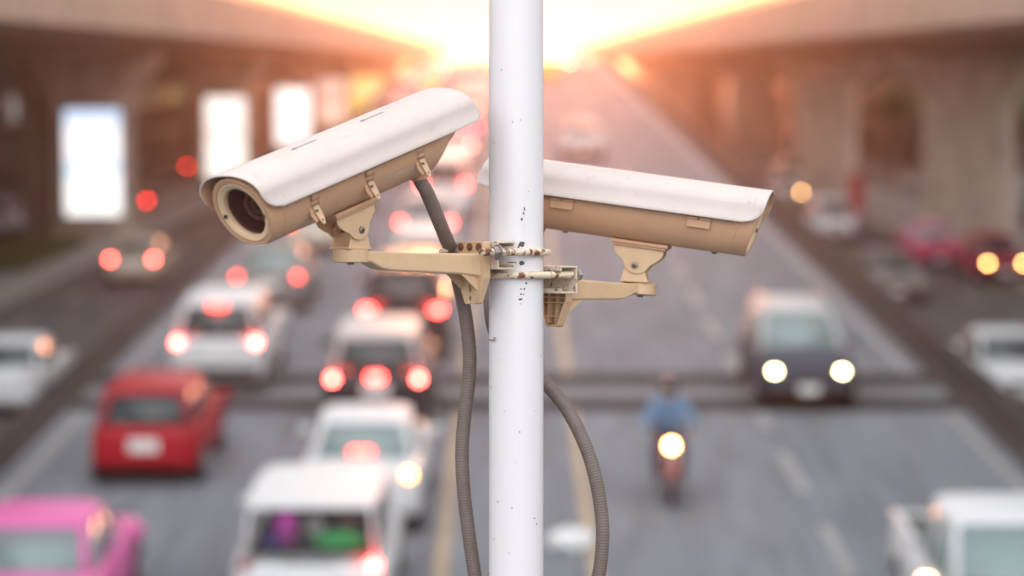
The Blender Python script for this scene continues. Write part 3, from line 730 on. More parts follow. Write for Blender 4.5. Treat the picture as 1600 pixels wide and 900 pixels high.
conduit('flexible_conduit', [gl-gd*.008, gl+gd*0.03, fgp(784, 405, dg*.95), fgp(769, 432, .14), fgp(766, 470, .10), fgp(772, 515, .08), fgp(792, 553, .075), fgp(825, 578, .075), fgp(855, 602, .07), fgp(886, 640, .06), fgp(912, 690, .05), fgp(930, 745, .045), fgp(940, 805, .045), fgp(941, 850, .045), fgp(934, 905, .05), fgp(910, 975, .06), fgp(870, 1050, .07), fgp(845, 1150, .075), fgp(843, 1400, .07)], 11.2*S,
        'dark grey ribbed conduit looping out to the right of the pole below')
# ------------------------------------------------------------------ vehicles
def paint(name, col, rough=0.38): return mat('car paint '+name, col, rough, coat=0.03, spec=0.22, var=0.04, vscale=1.5)
P_ = dict(white=paint('white', (0.62, 0.63, 0.64)), red=paint('red', (0.36, 0.006, 0.018)), pink=paint('pink', (0.66, 0.13, 0.36)), silver=paint('silver', (0.46, 0.46, 0.46), 0.34),
          grey=paint('grey', (0.20, 0.195, 0.19), 0.34), dark=paint('dark', (0.028, 0.03, 0.036), 0.2), black=paint('black', (0.012, 0.012, 0.014), 0.2), blue=paint('blue', (0.10, 0.15, 0.25)),
          yellow=paint('yellow', (0.70, 0.46, 0.03)), green=paint('green', (0.08, 0.25, 0.10)), maroon=paint('maroon', (0.30, 0.02, 0.05)), navy=paint('navy', (0.035, 0.045, 0.065)), rose=paint('rose', (0.50, 0.04, 0.12)), beige=paint('beige', (0.50, 0.44, 0.36)))
m_glass = glass_mat('car glass', (0.035, 0.055, 0.06), 0.93, 0.04)
m_clear = glass_mat('car glass clear', (0.03, 0.04, 0.045), 0.22, 0.04)
m_teal = glass_mat('sky-reflection car glass', (0.20, 0.27, 0.27), 0.95, 0.08)  # pale sky reflection painted into the glass colour
m_trim = mat('black trim', (0.018, 0.018, 0.02), 0.5, var=0.2, vscale=5)
m_tyre = mat('tyre rubber', (0.02, 0.02, 0.02), 0.85, var=0.3, vscale=9)
m_rim = mat('alloy rim', (0.45, 0.45, 0.46), 0.3, metal=0.9)
m_plate = mat('number plate', (0.75, 0.75, 0.72), 0.4, var=0.05, vscale=20)
m_seat = mat('seat cloth', (0.03, 0.03, 0.035), 0.9)
def lamp(name, col, s): return mat(name, (0.4, 0.05, 0.04) if 'tail' in name else (0.7, 0.7, 0.7), 0.15, emit=col, estr=s)
L_tail = lamp('tail lamp lit', (1.0, 0.05, 0.04), 26); L_tail2 = lamp('tail lamp brake', (1.0, 0.085, 0.065), 34); L_dim = lamp('tail lamp dim', (1.0, 0.06, 0.04), 9); L_off = mat('tail lamp unlit', (0.30, 0.012, 0.012), 0.15, coat=0.8)
L_amber = lamp('amber lamp', (1.0, 0.52, 0.2), 14); L_head = lamp('head lamp white', (1.0, 0.90, 0.42), 26); L_warm = lamp('head lamp warm', (1.0, 0.52, 0.16), 34); L_hoff = mat('head lamp unlit', (0.6, 0.62, 0.65), 0.1, coat=1.0); L_ta = lamp('tail amber lit', (1.0, 0.30, 0.05), 20)

SPEC = {   # L, W, H, belt, tail z, rear profile; y measured from the rear end
 'hatch':  dict(L=3.9, W=1.69, H=1.50, belt=0.93, hood=(2.95, 0.93, 0.72), cab=(0.10, 3.0), roof=(0.42, 2.05), deck=0.93),
 'sedan':  dict(L=4.5, W=1.74, H=1.47, belt=0.92, hood=(3.2, 0.93, 0.72), cab=(0.72, 3.25), roof=(1.40, 2.45), deck=0.98),
 'suv':    dict(L=4.6, W=1.82, H=1.74, belt=1.08, hood=(3.3, 1.08, 0.84), cab=(0.08, 3.4), roof=(0.38, 2.55), deck=1.08),
 'mpv':    dict(L=4.3, W=1.72, H=1.68, belt=1.00, hood=(3.4, 0.98, 0.78), cab=(0.08, 3.55), roof=(0.40, 2.55), deck=1.0),
 'wagon':  dict(L=4.3, W=1.88, H=1.62, belt=0.93, hood=(3.4, 1.0, 0.8), cab=(0.08, 3.55), roof=(0.34, 2.55), deck=0.93),
 'crossover': dict(L=4.3, W=1.78, H=1.62, belt=0.99, hood=(3.05, 0.97, 0.74), cab=(0.10, 3.2), roof=(0.45, 2.25), deck=0.99),
 'van':    dict(L=4.8, W=1.75, H=1.95, belt=1.15, hood=(4.2, 1.1, 0.9), cab=(0.06, 4.35), roof=(0.28, 3.65), deck=1.15),
 'pickup': dict(L=5.2, W=1.82, H=1.76, belt=1.08, hood=(3.75, 1.08, 0.92), cab=(1.62, 3.9), roof=(1.85, 3.05), deck=1.04),
}
def ground_matrix(x, y, zf, facing):
    e = 0.5; slope = math.atan2(zf(y+e)-zf(y-e), 2*e)
    return Matrix.Translation((x, y, zf(y)+0.004)) @ Matrix.Rotation(slope, 4, 'X') @ Matrix.Rotation(PI if facing else 0, 4, 'Z')

def wheel(parent, x, y, r, w):
    bm = new(); n = 28; s = 1 if x > 0 else -1
    prof = [(-w/2, r*.62), (-w/2, r*.90), (-w*.40, r*.97), (-w*.25, r), (w*.25, r), (w*.40, r*.97), (w/2, r*.90), (w/2, r*.62)]
    rings = [[Vector((px, pr*math.cos(2*PI*k/n), pr*math.sin(2*PI*k/n))) for k in range(n)] for px, pr in prof]
    add_loft(bm, rings); t_ = obj('wheel', bm, m_tyre, parent, M=Matrix.Translation((x, y, r)))
    bm = new(); q = s*w/2
    add_tube(bm, [(q*.9, 0, 0), (q*1.03, 0, 0)], [r*.64, r*.60], 24)
    for k in range(5): add_box(bm, (q*1.05, 0, r*.32), (.02, r*.16, r*.50), Matrix.Rotation(2*PI*k/5, 4, 'X'))
    add_tube(bm, [(q*1.0, 0, 0), (q*1.12, 0, 0)], r*.16, 12)
    obj('rim', bm, m_rim, t_)

def vehicle(kind, name, x, y, color, label, cat='car', facing=False, zf=rz, tail=None, head=None, third=None, front_y=False, glass=None, roofcol=None, items=False, taxi=False, group=None, plate=True, amber=False, tailsize=(.14, .13), rack=False, thirdz=None, thirdw=.30):
    """y is the end nearest the viewer (rear when driving away, front when coming)"""
    s = SPEC[kind]; L, W, H = s['L'], s['W'], s['H']; hw = W/2; belt = s['belt']; m = P_[color]
    yc = y + (L if facing else 0)
    M = ground_matrix(x, y+L/2, zf, facing) @ Matrix.Translation((0, -L/2, 0))
    root = empty(name, M, label, cat, group or ('vehicles coming towards the viewer' if facing else 'vehicles driving away'))
    g = m_glass if glass is None else glass
    hy, hz1, hz0 = s['hood']; c0, c1 = s['cab']; r0, r1 = s['roof']; bz = s['deck']
    # lower body: stations along Y (y, z top, half width, z bottom)
    st = [(0.0, bz-.22, .80, .42), (0.03, bz-.08, .90, .34), (0.12, bz, .965, .25), (0.5, bz+.01 if kind != 'pickup' else bz, 1.0, .2), (c0+.3, belt if kind != 'pickup' else bz, 1.0, .2), (c0+.6, belt, 1.0, .2), (hy-.05, belt, 1.0, .2), (hy+.25, hz1+.02, .995, .2), (L-.45, (hz1+hz0)/2+.06, .96, .22), (L-.16, hz0+.04, .90, .25), (L-.04, hz0-.10, .80, .32), (L, hz0-.22, .70, .40)]
    def ring(y, zt, f, zb):
        a = hw*f; zm = zb+(zt-zb)*.55
        half = [(0, zb), (a*.86, zb), (a*.97, zb+.08), (a, zm), (a*.985, zt-.10), (a*.955, zt-.03), (a*.88, zt), (a*.45, zt+.02)]
        return [Vector((px, y, pz)) for px, pz in half] + [Vector((0, y, zt+.028))] + [Vector((-px, y, pz)) for px, pz in half[:0:-1]]
    bm = new(); add_loft(bm, [ring(*q) for q in st]); body = obj('body', bm, m, root, sharp=38)
    # greenhouse: frustum with a crowned roof; window openings cut out by insetting
    wb, wt, zt = hw*.925, hw*(.84 if kind == 'wagon' else .76), H-.05
    ym = (r0+r1)/2+.05; ymb = (c0+c1)/2-.05
    if kind in ('suv', 'mpv', 'van', 'hatch', 'wagon', 'crossover'): cuts = [(c0, r0), (c0+.75, r0+.55), (ymb+.35, ym+.28), (c1, r1)]
    elif kind == 'pickup': cuts = [(c0, r0), (c0+.95, r0+.68), (c1, r1)]
    else: cuts = [(c0, r0), (ymb, ym), (c1, r1)]
    bm = new()
    lo = {sx: V(bm, [(sx*(wb if 0 < i < len(cuts)-1 else wb*.93), a, belt-.012 if i or kind != 'sedan' else bz-.02) for i, (a, b) in enumerate(cuts)]) for sx in (-1, 1)}
    hi = {sx: V(bm, [(sx*(wt if 0 < i < len(cuts)-1 else wt*.93), b, zt) for i, (a, b) in enumerate(cuts)]) for sx in (-1, 1)}
    wf = []
    for sx in (-1, 1):
        for i in range(len(cuts)-1): wf.append((F(bm, [lo[sx][i], lo[sx][i+1], hi[sx][i+1], hi[sx][i]]), 'side_window', .055))
    wf.append((F(bm, [lo[-1][0], lo[1][0], hi[1][0], hi[-1][0]]), 'rear_window', .05 if items else .085)); wf.append((F(bm, [lo[-1][-1], lo[1][-1], hi[1][-1], hi[-1][-1]]), 'windshield', .07))
    n = len(cuts)
    cr = V(bm, [(0, b+(.05 if i == 0 else -.05 if i == n-1 else 0), H) for i, (a, b) in enumerate(cuts)])
    q_ = {sx: V(bm, [(sx*wt*.72, b+(.04 if i == 0 else -.04 if i == n-1 else 0), H-.006) for i, (a, b) in enumerate(cuts)]) for sx in (-1, 1)}
    for sx in (-1, 1):
        for i in range(n-1):
            F(bm, [hi[sx][i], hi[sx][i+1], q_[sx][i+1], q_[sx][i]]); F(bm, [q_[sx][i], q_[sx][i+1], cr[i+1], cr[i]])
        for i in (0, n-1): F(bm, [hi[sx][i], q_[sx][i], cr[i], hi[-sx][i]]) if sx == 1 else F(bm, [hi[sx][i], q_[sx][i], cr[i]])
    bm.normal_update()
    panes = []
    cent = Vector((0, (c0+c1)/2, (belt+H)/2))
    for f, nm, th in wf:
        bmesh.ops.inset_region(bm, faces=[f], thickness=th, use_even_offset=True)
        nrm = f.normal.copy()
        if nrm.dot(f.calc_center_median()-cent) < 0: nrm = -nrm
        panes.append((nm, [v.co - nrm*0.004 for v in f.verts], nrm))
    bmesh.ops.delete(bm, geom=[f for f, _, _ in wf], context='FACES_ONLY')
    cab = obj('cabin', bm, P_[roofcol] if roofcol else m, root, sharp=30)
    md = cab.modifiers.new('t', 'SOLIDIFY'); md.thickness = 0.035; md.offset = -1
    for nm, pts, nrm in panes:
        bm = new(); a = V(bm, pts); F(bm, a)
        cc = sum((p for p in pts), Vector())/len(pts)
        po = obj(nm, bm, m_clear if (items and nm != 'windshield') else g, root)
        md = po.modifiers.new('t', 'SOLIDIFY'); md.thickness = 0.006; md.offset = 0
        if nm == 'rear_window' and kind != 'pickup':
            bm = new(); p0 = cc*0.5 + (pts[0]+pts[1])*0.25
            add_box(bm, (cc.x, min(p.y for p in pts)-.015, min(p.z for p in pts)+.02), (W*.35, .018, .022)); obj('wiper', bm, m_trim, po)
    if items:
        bm = new()
        for sx in (-.38, .38):
            add_box(bm, (sx, 1.5, belt+.10), (.48, .14, .5)); add_box(bm, (sx, 1.5, belt+.42), (.22, .10, .16))
        obj('seat', bm, m_seat, root, bevel=.03)
        bm = new(); add_box(bm, (0, (c0+c1)/2, belt+.035), (wb*1.7, (c1-c0)*.8, .02)); obj('parcel_floor', bm, m_seat, root)
    if kind == 'pickup':
        bm = new(); add_box(bm, (0, .80, bz+.030), (hw*1.66, 1.40, .012)); obj('bed_liner', bm, m_trim, root)
        for sx in (-1, 1):
            bm = new(); add_box(bm, (sx*hw*.90, .82, bz+.06), (.10, 1.55, .10)); obj('bed_rail', bm, m, root, bevel=.02)
        bm = new(); add_box(bm, (0, .07, bz+.03), (hw*1.75, .07, .12)); obj('tailgate', bm, m, root, bevel=.02)
    # wheels
    r = .31 if kind in ('hatch', 'sedan', 'mpv', 'van', 'wagon') else .36
    for sx in (-1, 1):
        for yy_ in (.16*L, L-.19*L):
            bm = new(); add_tube(bm, [(sx*hw*.80, yy_, r), (sx*hw*1.004, yy_, r)], r+.055, 26); obj('wheel_arch', bm, m_trim, root)
            wheel(root, sx*(hw-.085), yy_, r, .2)
    # lamps
    tz = bz-.10 if kind not in ('mpv', 'van', 'wagon') else bz-.02
    tl = tail or L_off
    for k, sx in enumerate((-1, 1)):
        mm = tl[k] if isinstance(tl, (tuple, list)) else tl
        bm = new(); add_tube(bm, [(0, .10, 0), (0, .0, 0), (0, -.035, 0)], [tailsize[0]/2, tailsize[0]/2, tailsize[0]*.36], 18)
        for v in bm.verts: v.co.z *= tailsize[1]/tailsize[0]
        obj('tail_light', bm, mm, root, M=Matrix.Translation((sx*hw*.80, .03, tz)))
        mm = head or L_hoff; mm = mm[k] if isinstance(mm, (tuple, list)) else mm
        bm = new(); add_tube(bm, [(0, -.20, 0), (0, .0, 0), (0, .035, 0)], [.058, .055, .04], 18)
        for v in bm.verts: v.co.x *= 1.25; v.co.z *= .85
        obj('headlight', bm, mm, root, M=Matrix.Translation((sx*hw*.68, L-.10, hz0-.02)))
        bm = new(); add_box(bm, (sx*(hw+.11), c1-.42, belt+.07), (.19, .10, .14)); wm = obj('wing_mirror', bm, m, root, bevel=.03)
        if amber and sx == 1:
            bm = new(); add_box(bm, (sx*(hw+.11), c1-.36, belt+.07), (.13, .03, .08)); obj('indicator', bm, L_amber, wm, bevel=.01)
    if third:
        zz = H-.11 if kind != 'sedan' else bz+.10
        if thirdz: zz = thirdz
        bm = new(); add_box(bm, (0, (0.0 if thirdz else r0-.015 if kind != 'sedan' else c0-.05), zz), (thirdw, .07, .09 if thirdz else .07)); obj('brake_light', bm, third, root, bevel=.015)
    # bumpers, grille, plate
    bm = new(); add_box(bm, (0, .04, .44), (W*.84, .14, .17)); obj('rear_bumper', bm, m_trim if kind in ('suv', 'pickup') else m, root, bevel=.04)
    bm = new(); add_box(bm, (0, L-.03, .40), (W*.80, .12, .15)); obj('front_bumper', bm, m_trim, root, bevel=.04)
    bm = new(); add_box(bm, (0, L-.02, hz0-.14), (W*.46, .05, .14)); obj('grille', bm, m_trim, root, bevel=.02)
    if plate:
        bm = new(); add_box(bm, (0, -.005 if kind != 'pickup' else -.04, bz-.28), (.46, .02, .20)); obj('number_plate', bm, m_plate, root, bevel=.006)
        bm = new(); add_box(bm, (0, L+.045, .42), (.38, .02, .15)); obj('number_plate', bm, m_plate, root, bevel=.006)
    for sx in (-1, 1):
        for dy in (.3, -.6):
            bm = new(); add_box(bm, (sx*hw*1.0, ymb+dy, belt-.13), (.03, .16, .03)); obj('door_handle', bm, m, root, bevel=.008)
    if taxi:
        bm = new(); add_box(bm, (0, (r0+r1)/2+.1, H+.075), (.42, .16, .14)); obj('roof_sign', bm, mat('roof sign', (0.75, 0.65, 0.5), 0.4), root, bevel=.03)
    if rack:
        for sx in (-1, 1):
            bm = new(); add_tube(bm, [(sx*wt*.82, r0+.1, H-.005), (sx*wt*.82, r0+.2, H+.05), (sx*wt*.82, r1-.2, H+.05), (sx*wt*.82, r1-.1, H-.005)], .02, 8); obj('roof_rail', bm, m_rim, root)
    return root
sz = lambda y: SIDE_Z
# --- queue driving away
vehicle('hatch', 'red_hatchback', -5.62, 36.5, 'red', 'bright red hatchback with white number plate in the left queue', tail=L_off, plate=True)
vehicle('sedan', 'pink_taxi', -5.6, 26.6, 'pink', 'pink taxi sedan at the lower left corner', 'taxi', tail=(L_off, L_off), glass=m_teal, taxi=False)
vehicle('wagon', 'white_hatchback', -2.38, 27.9, 'white', 'white family car with colourful bundles behind its rear window', tail=(L_off, L_tail), items=True)
vehicle('sedan', 'white_sedan', -2.13, 33.2, 'white', 'white sedan with high brake light, just ahead of the car with bundles', glass=m_teal, tail=(L_tail, L_ta), third=L_dim)
vehicle('suv', 'grey_car', -2.31, 40.6, 'dark', 'dark grey car with three red lights ahead of the white sedan', roofcol='silver', tail=(L_tail2, L_tail2), third=L_tail, rack=False, thirdz=1.02, thirdw=.24)
vehicle('van', 'dark_van', -2.19, 48.0, 'dark', 'dark van with two wide red tail lights in the inner queue', tail=(L_tail, L_tail), tailsize=(.24, .12))
vehicle('suv', 'white_car', -5.5, 44.7, 'white', 'white sport utility car with three red lights left of the pole', tail=(L_tail2, L_tail2), third=L_dim)
vehicle('sedan', 'grey_sedan', -5.62, 55.3, 'grey', 'dark grey sedan with pale sky reflection painted into the rear window, ahead of the white utility car', glass=m_teal, tail=(L_dim, L_dim))
vehicle('sedan', 'beige_sedan', -5.45, 67.0, 'beige', 'beige car in the outer queue below the left camera', tail=(L_dim, L_dim))
inner = [(58.5, 'white', 'hatch', L_dim, 'white hatchback just ahead of the dark van'), (67.5, 'silver', 'sedan', L_tail, 'silver sedan far up the inner queue with red lights'),
         (77, 'white', 'van', L_tail, 'white van far up the inner queue'), (87, 'red', 'sedan', L_tail2, 'small red sedan far up the inner queue'), (98, 'white', 'sedan', L_tail2, 'white sedan far up the inner queue ahead of the red one'),
         (110, 'pink', 'sedan', L_tail, 'pink taxi far up the inner queue'), (124, 'white', 'mpv', L_tail2, 'white family car near the top of the inner queue'), (140, 'silver', 'sedan', L_tail, 'silver sedan near the top of the inner queue'),
         (158, 'white', 'van', L_tail, 'tall white van close to the crest in the inner queue'), (178, 'red', 'hatch', L_tail, 'red hatchback at the crest of the inner queue')]
for y, c, k, t_, lb in inner: vehicle(k, 'queueing_car', -2.3+0.12*math.sin(y), y, c, lb, tail=t_)
outer_q = [(77.5, 'maroon', 'sedan', L_dim, 'maroon sedan in the outer queue behind the left camera'), (89, 'pink', 'sedan', L_off, 'pink taxi in the outer queue behind the left arm'), (102, 'white', 'mpv', L_tail, 'white family car far up the outer queue'),
           (117, 'red', 'sedan', L_tail, 'red sedan far up the outer queue'), (134, 'white', 'van', L_tail, 'white van far up the outer queue'), (153, 'yellow', 'sedan', L_tail, 'yellow taxi near the crest in the outer queue'), (174, 'white', 'sedan', L_tail, 'white sedan near the crest in the outer queue')]
for y, c, k, t_, lb in outer_q: vehicle(k, 'queueing_car', -5.45+0.15*math.cos(y), y, c, lb, tail=t_)
# --- oncoming
vehicle('crossover', 'dark_suv', 5.31, 42.9, 'navy', 'dark sport utility car with both headlights lit, coming towards us', facing=True, glass=m_teal, roofcol='silver', head=(L_head, L_head), rack=True)
vehicle('pickup', 'white_pickup', 5.6, 24.7, 'white', 'white pickup at the lower right corner coming towards us', 'pickup', facing=True, amber=True, glass=m_teal)
vehicle('sedan', 'white_sedan', 3.0, 102, 'silver', 'silver white sedan far up the oncoming lanes', facing=True)
vehicle('sedan', 'yellow_taxi', 2.6, 176, 'yellow', 'yellow taxi at the crest of the oncoming lanes', 'taxi', facing=True, head=None)
vehicle('hatch', 'white_hatchback', 5.3, 196, 'white', 'white hatchback with its lights on at the crest of the oncoming lanes', facing=True, head=(L_hoff, L_head))
# --- side roads
vehicle('sedan', 'silver_taxi', -12.15, 77.0, 'beige', 'beige sedan with two red tail lights on the left side road', zf=sz, tail=(L_tail2, L_tail2), third=None)
vehicle('sedan', 'white_sedan', -10.35, 48, 'white', 'white sedan at the left edge beyond the barrier', zf=sz)
vehicle('hatch', 'parked_car', -21.6, 100, 'white', 'white parked hatchback left of the nearest left pier', zf=sz)
vehicle('sedan', 'parked_car', -23.2, 93, 'silver', 'silver parked sedan at the far left edge', zf=sz)
vehicle('sedan', 'parked_car', -21.0, 109, 'maroon', 'maroon parked sedan beside the grey post', zf=sz)
vehicle('hatch', 'yellow_taxi', -14.2, 126, 'yellow', 'yellow hatchback far along the left side road', 'car', zf=sz)
vehicle('van', 'delivery_van', -14.6, 152, 'green', 'green and white delivery van far along the left side road', 'van', zf=sz, roofcol='white')
vehicle('mpv', 'white_car', 12.9, 96, 'white', 'white family car on the right side road between the two nearest piers', facing=True, zf=sz)
vehicle('sedan', 'rose_taxi', 14.75, 83, 'rose', 'rose red taxi with a paler roof in front of the nearest right pier', 'taxi', facing=True, zf=sz, taxi=True, roofcol='pink', glass=m_teal)
vehicle('hatch', 'red_hatchback', 15.9, 77.5, 'maroon', 'maroon hatchback with warm headlights beside the rose red taxi', facing=True, zf=sz, head=(L_warm, L_warm))
vehicle('sedan', 'grey_sedan', 11.4, 71.0, 'grey', 'grey sedan with dark windows just beyond the barrier on the right side road', facing=True, zf=sz, head=(L_hoff, L_hoff))
vehicle('sedan', 'white_sedan', 10.5, 48.8, 'white', 'white sedan with black windows at the right edge beyond the barrier', facing=True, zf=sz)
vehicle('sedan', 'silver_sedan', 13.9, 121, 'silver', 'silver sedan with one warm headlight far along the right side road', facing=True, zf=sz, head=(L_warm, L_hoff))
vehicle('mpv', 'beige_car', 15.9, 136, 'beige', 'beige family car beside the second right pier', facing=True, zf=sz)

# --- bundles in the white car's rear window
MB = bpy.data.objects['white_hatchback'].matrix_world
def bundle(x, y, z, sx, sy, sz_, col, label, name, cat):
    bm = new(); bmesh.ops.create_icosphere(bm, subdivisions=3, radius=1)
    for v in bm.verts:
        k = 1+.22*mnoise.noise(v.co*1.7+Vector((x*9, y*5, 0))); v.co = Vector((v.co.x*sx*k, v.co.y*sy*k, v.co.z*sz_*k))
    o = obj(name, bm, mat(name+' '+cat+' cloth', col, 0.8, var=0.2, vscale=8)); o.matrix_world = MB @ Matrix.Translation((x, y, z)); tag(o, label, cat, 'bundles behind the rear window')
bundle(-.30, .36, 1.28, .14, .10, .20, (0.60, 0.05, 0.45), 'magenta cloth bundle behind the white car rear window', 'cloth_bundle', 'magenta bundle')
bundle(-.45, .36, 1.14, .12, .12, .10, (0.05, 0.05, 0.30), 'dark blue cloth bundle under the magenta one', 'cloth_bundle', 'blue bundle')
bundle(.34, .34, 1.14, .30, .10, .11, (0.04, 0.60, 0.15), 'bright green folded cloth low in the white car rear window', 'folded_cloth', 'green cloth')
bundle(.04, .42, 1.30, .12, .12, .10, (0.42, 0.42, 0.42), 'pale grey bag in the middle of the white car rear window', 'carrier_bag', 'bag')
bundle(.44, .48, 1.33, .09, .10, .11, (0.22, 0.10, 0.06), 'brown bag above the green cloth in the white car', 'carrier_bag', 'brown bag')

# --- motorcycle and rider
def build_motorcycle(M, label, headm, tailm=None):
    root = empty('motorcycle', M, label, 'motorcycle', 'motorcycles')
    for y in (-.60, .62):
        bm = new(); n = 28; w = .10; r = .30
        prof = [(-w/2, r*.72), (-w/2, r*.9), (0, r), (w/2, r*.9), (w/2, r*.72)]
        add_loft(bm, [[Vector((px, pr*math.cos(2*PI*k/n), pr*math.sin(2*PI*k/n))) for k in range(n)] for px, pr in prof], cap=False)
        wt_ = obj('wheel', bm, m_tyre, root, M=Matrix.Translation((0, y, r)))
        bm = new()
        for k in range(6): add_box(bm, (0, 0, r*.40), (.03, .025, r*.75), Matrix.Rotation(2*PI*k/6, 4, 'X'))
        add_tube(bm, [(-.05, 0, 0), (.05, 0, 0)], .05, 14); obj('rim', bm, m_rim, wt_)
    mr = paint('dark maroon', (0.14, 0.018, 0.03))
    bm = new(); add_loft(bm, [[Vector((a*w_, y, z0+(z1-z0)*b)) for a, b in ((-1, .2), (-.8, .8), (0, 1), (.8, .8), (1, .2), (0, 0))] for y, w_, z0, z1 in ((-.75, .10, .66, .78), (-.4, .15, .55, .76), (0, .12, .36, .66), (.2, .13, .36, .70), (.36, .17, .48, .92), (.48, .13, .62, 1.0))]); obj('body_shell', bm, mr, root, sharp=50)
    bm = new(); add_loft(bm, [[Vector((a*w_, .40+.10*b, z)) for a, b in ((-1, -.6), (-.6, .6), (0, 1), (.6, .6), (1, -.6), (0, -.9))] for z, w_ in ((.42, .16), (.60, .20), (.80, .19), (.98, .15))]); obj('leg_shield', bm, mr, root, sharp=50)
    bm = new(); add_loft(bm, [[Vector((a*w_, y, z+h_*b)) for a, b in ((-1, 0), (-.8, 1), (.8, 1), (1, 0))] for y, w_, z, h_ in ((-.85, .10, .80, .05), (-.5, .14, .78, .07), (-.05, .12, .74, .06))]); obj('seat', bm, m_trim, root, bevel=.015)
    for sx in (-1, 1):
        bm = new(); add_tube(bm, [(sx*.075, .62, .30), (sx*.07, .50, .72), (sx*.06, .44, .96)], .022, 10); obj('fork', bm, m_rim, root)
        bm = new(); add_tube(bm, [(sx*.20, .36, 1.02), (sx*.26, .38, 1.18)], .009, 8)
        add_tube(bm, [(sx*.26, .375, 1.15), (sx*.26, .385, 1.25)], [.05, .045], 12); obj('mirror', bm, m_trim, root)
    bm = new(); add_tube(bm, spline([(-.36, .24, 1.0), (-.22, .33, 1.03), (0, .40, .98), (.22, .33, 1.03), (.36, .24, 1.0)], 5), .016, 10); obj('handlebar', bm, m_trim, root)
    bm = new(); add_tube(bm, [(0, .44, .90), (0, .54, .89), (0, .565, .885)], [.065, .062, .045], 22); obj('headlight', bm, headm, root)
    bm = new(); add_loft(bm, [[Vector((a*.07, .62+.33*math.cos(t), .30+.33*math.sin(t))) for a in (-1, -.6, .6, 1)] for t in [R(q) for q in range(20, 150, 14)]], closed=False); fd = obj('front_mudguard', bm, mr, root); md = fd.modifiers.new('t', 'SOLIDIFY'); md.thickness = .006
    bm = new(); add_box(bm, (0, -.88, .74), (.16, .05, .09)); obj('tail_light', bm, tailm or L_off, root, bevel=.015)
    bm = new(); add_box(bm, (0, 0, .34), (.22, .34, .24)); obj('engine', bm, m_rim, root, bevel=.04)
    bm = new(); add_tube(bm, [(.14, .0, .28), (.16, -.4, .27), (.17, -.85, .33)], [.03, .05, .05], 12); obj('exhaust_pipe', bm, m_rim, root)
    return root

def skin_body(name, m_list, verts, edges, rads, parent=None, M=None):
    me = bpy.data.meshes.new(name); me.from_pydata(verts, edges, [])
    o = bpy.data.objects.new(name, me); COL.objects.link(o)
    if parent: o.parent = parent
    if M is not None: o.matrix_local = M
    sk = o.modifiers.new('skin', 'SKIN'); sk.use_smooth_shade = True
    lay = me.skin_vertices[0].data if me.skin_vertices else None
    if lay is None:
        bm = bmesh.new(); bm.from_mesh(me); bm.verts.layers.skin.verify(); bm.to_mesh(me); bm.free(); lay = me.skin_vertices[0].data
    for i, r in enumerate(rads): lay[i].radius = (r if isinstance(r, tuple) else (r, r)); lay[i].use_root = (i == 0)
    s = o.modifiers.new('sub', 'SUBSURF'); s.levels = 1; s.render_levels = 2
    for mm in m_list: me.materials.append(mm)
    return o

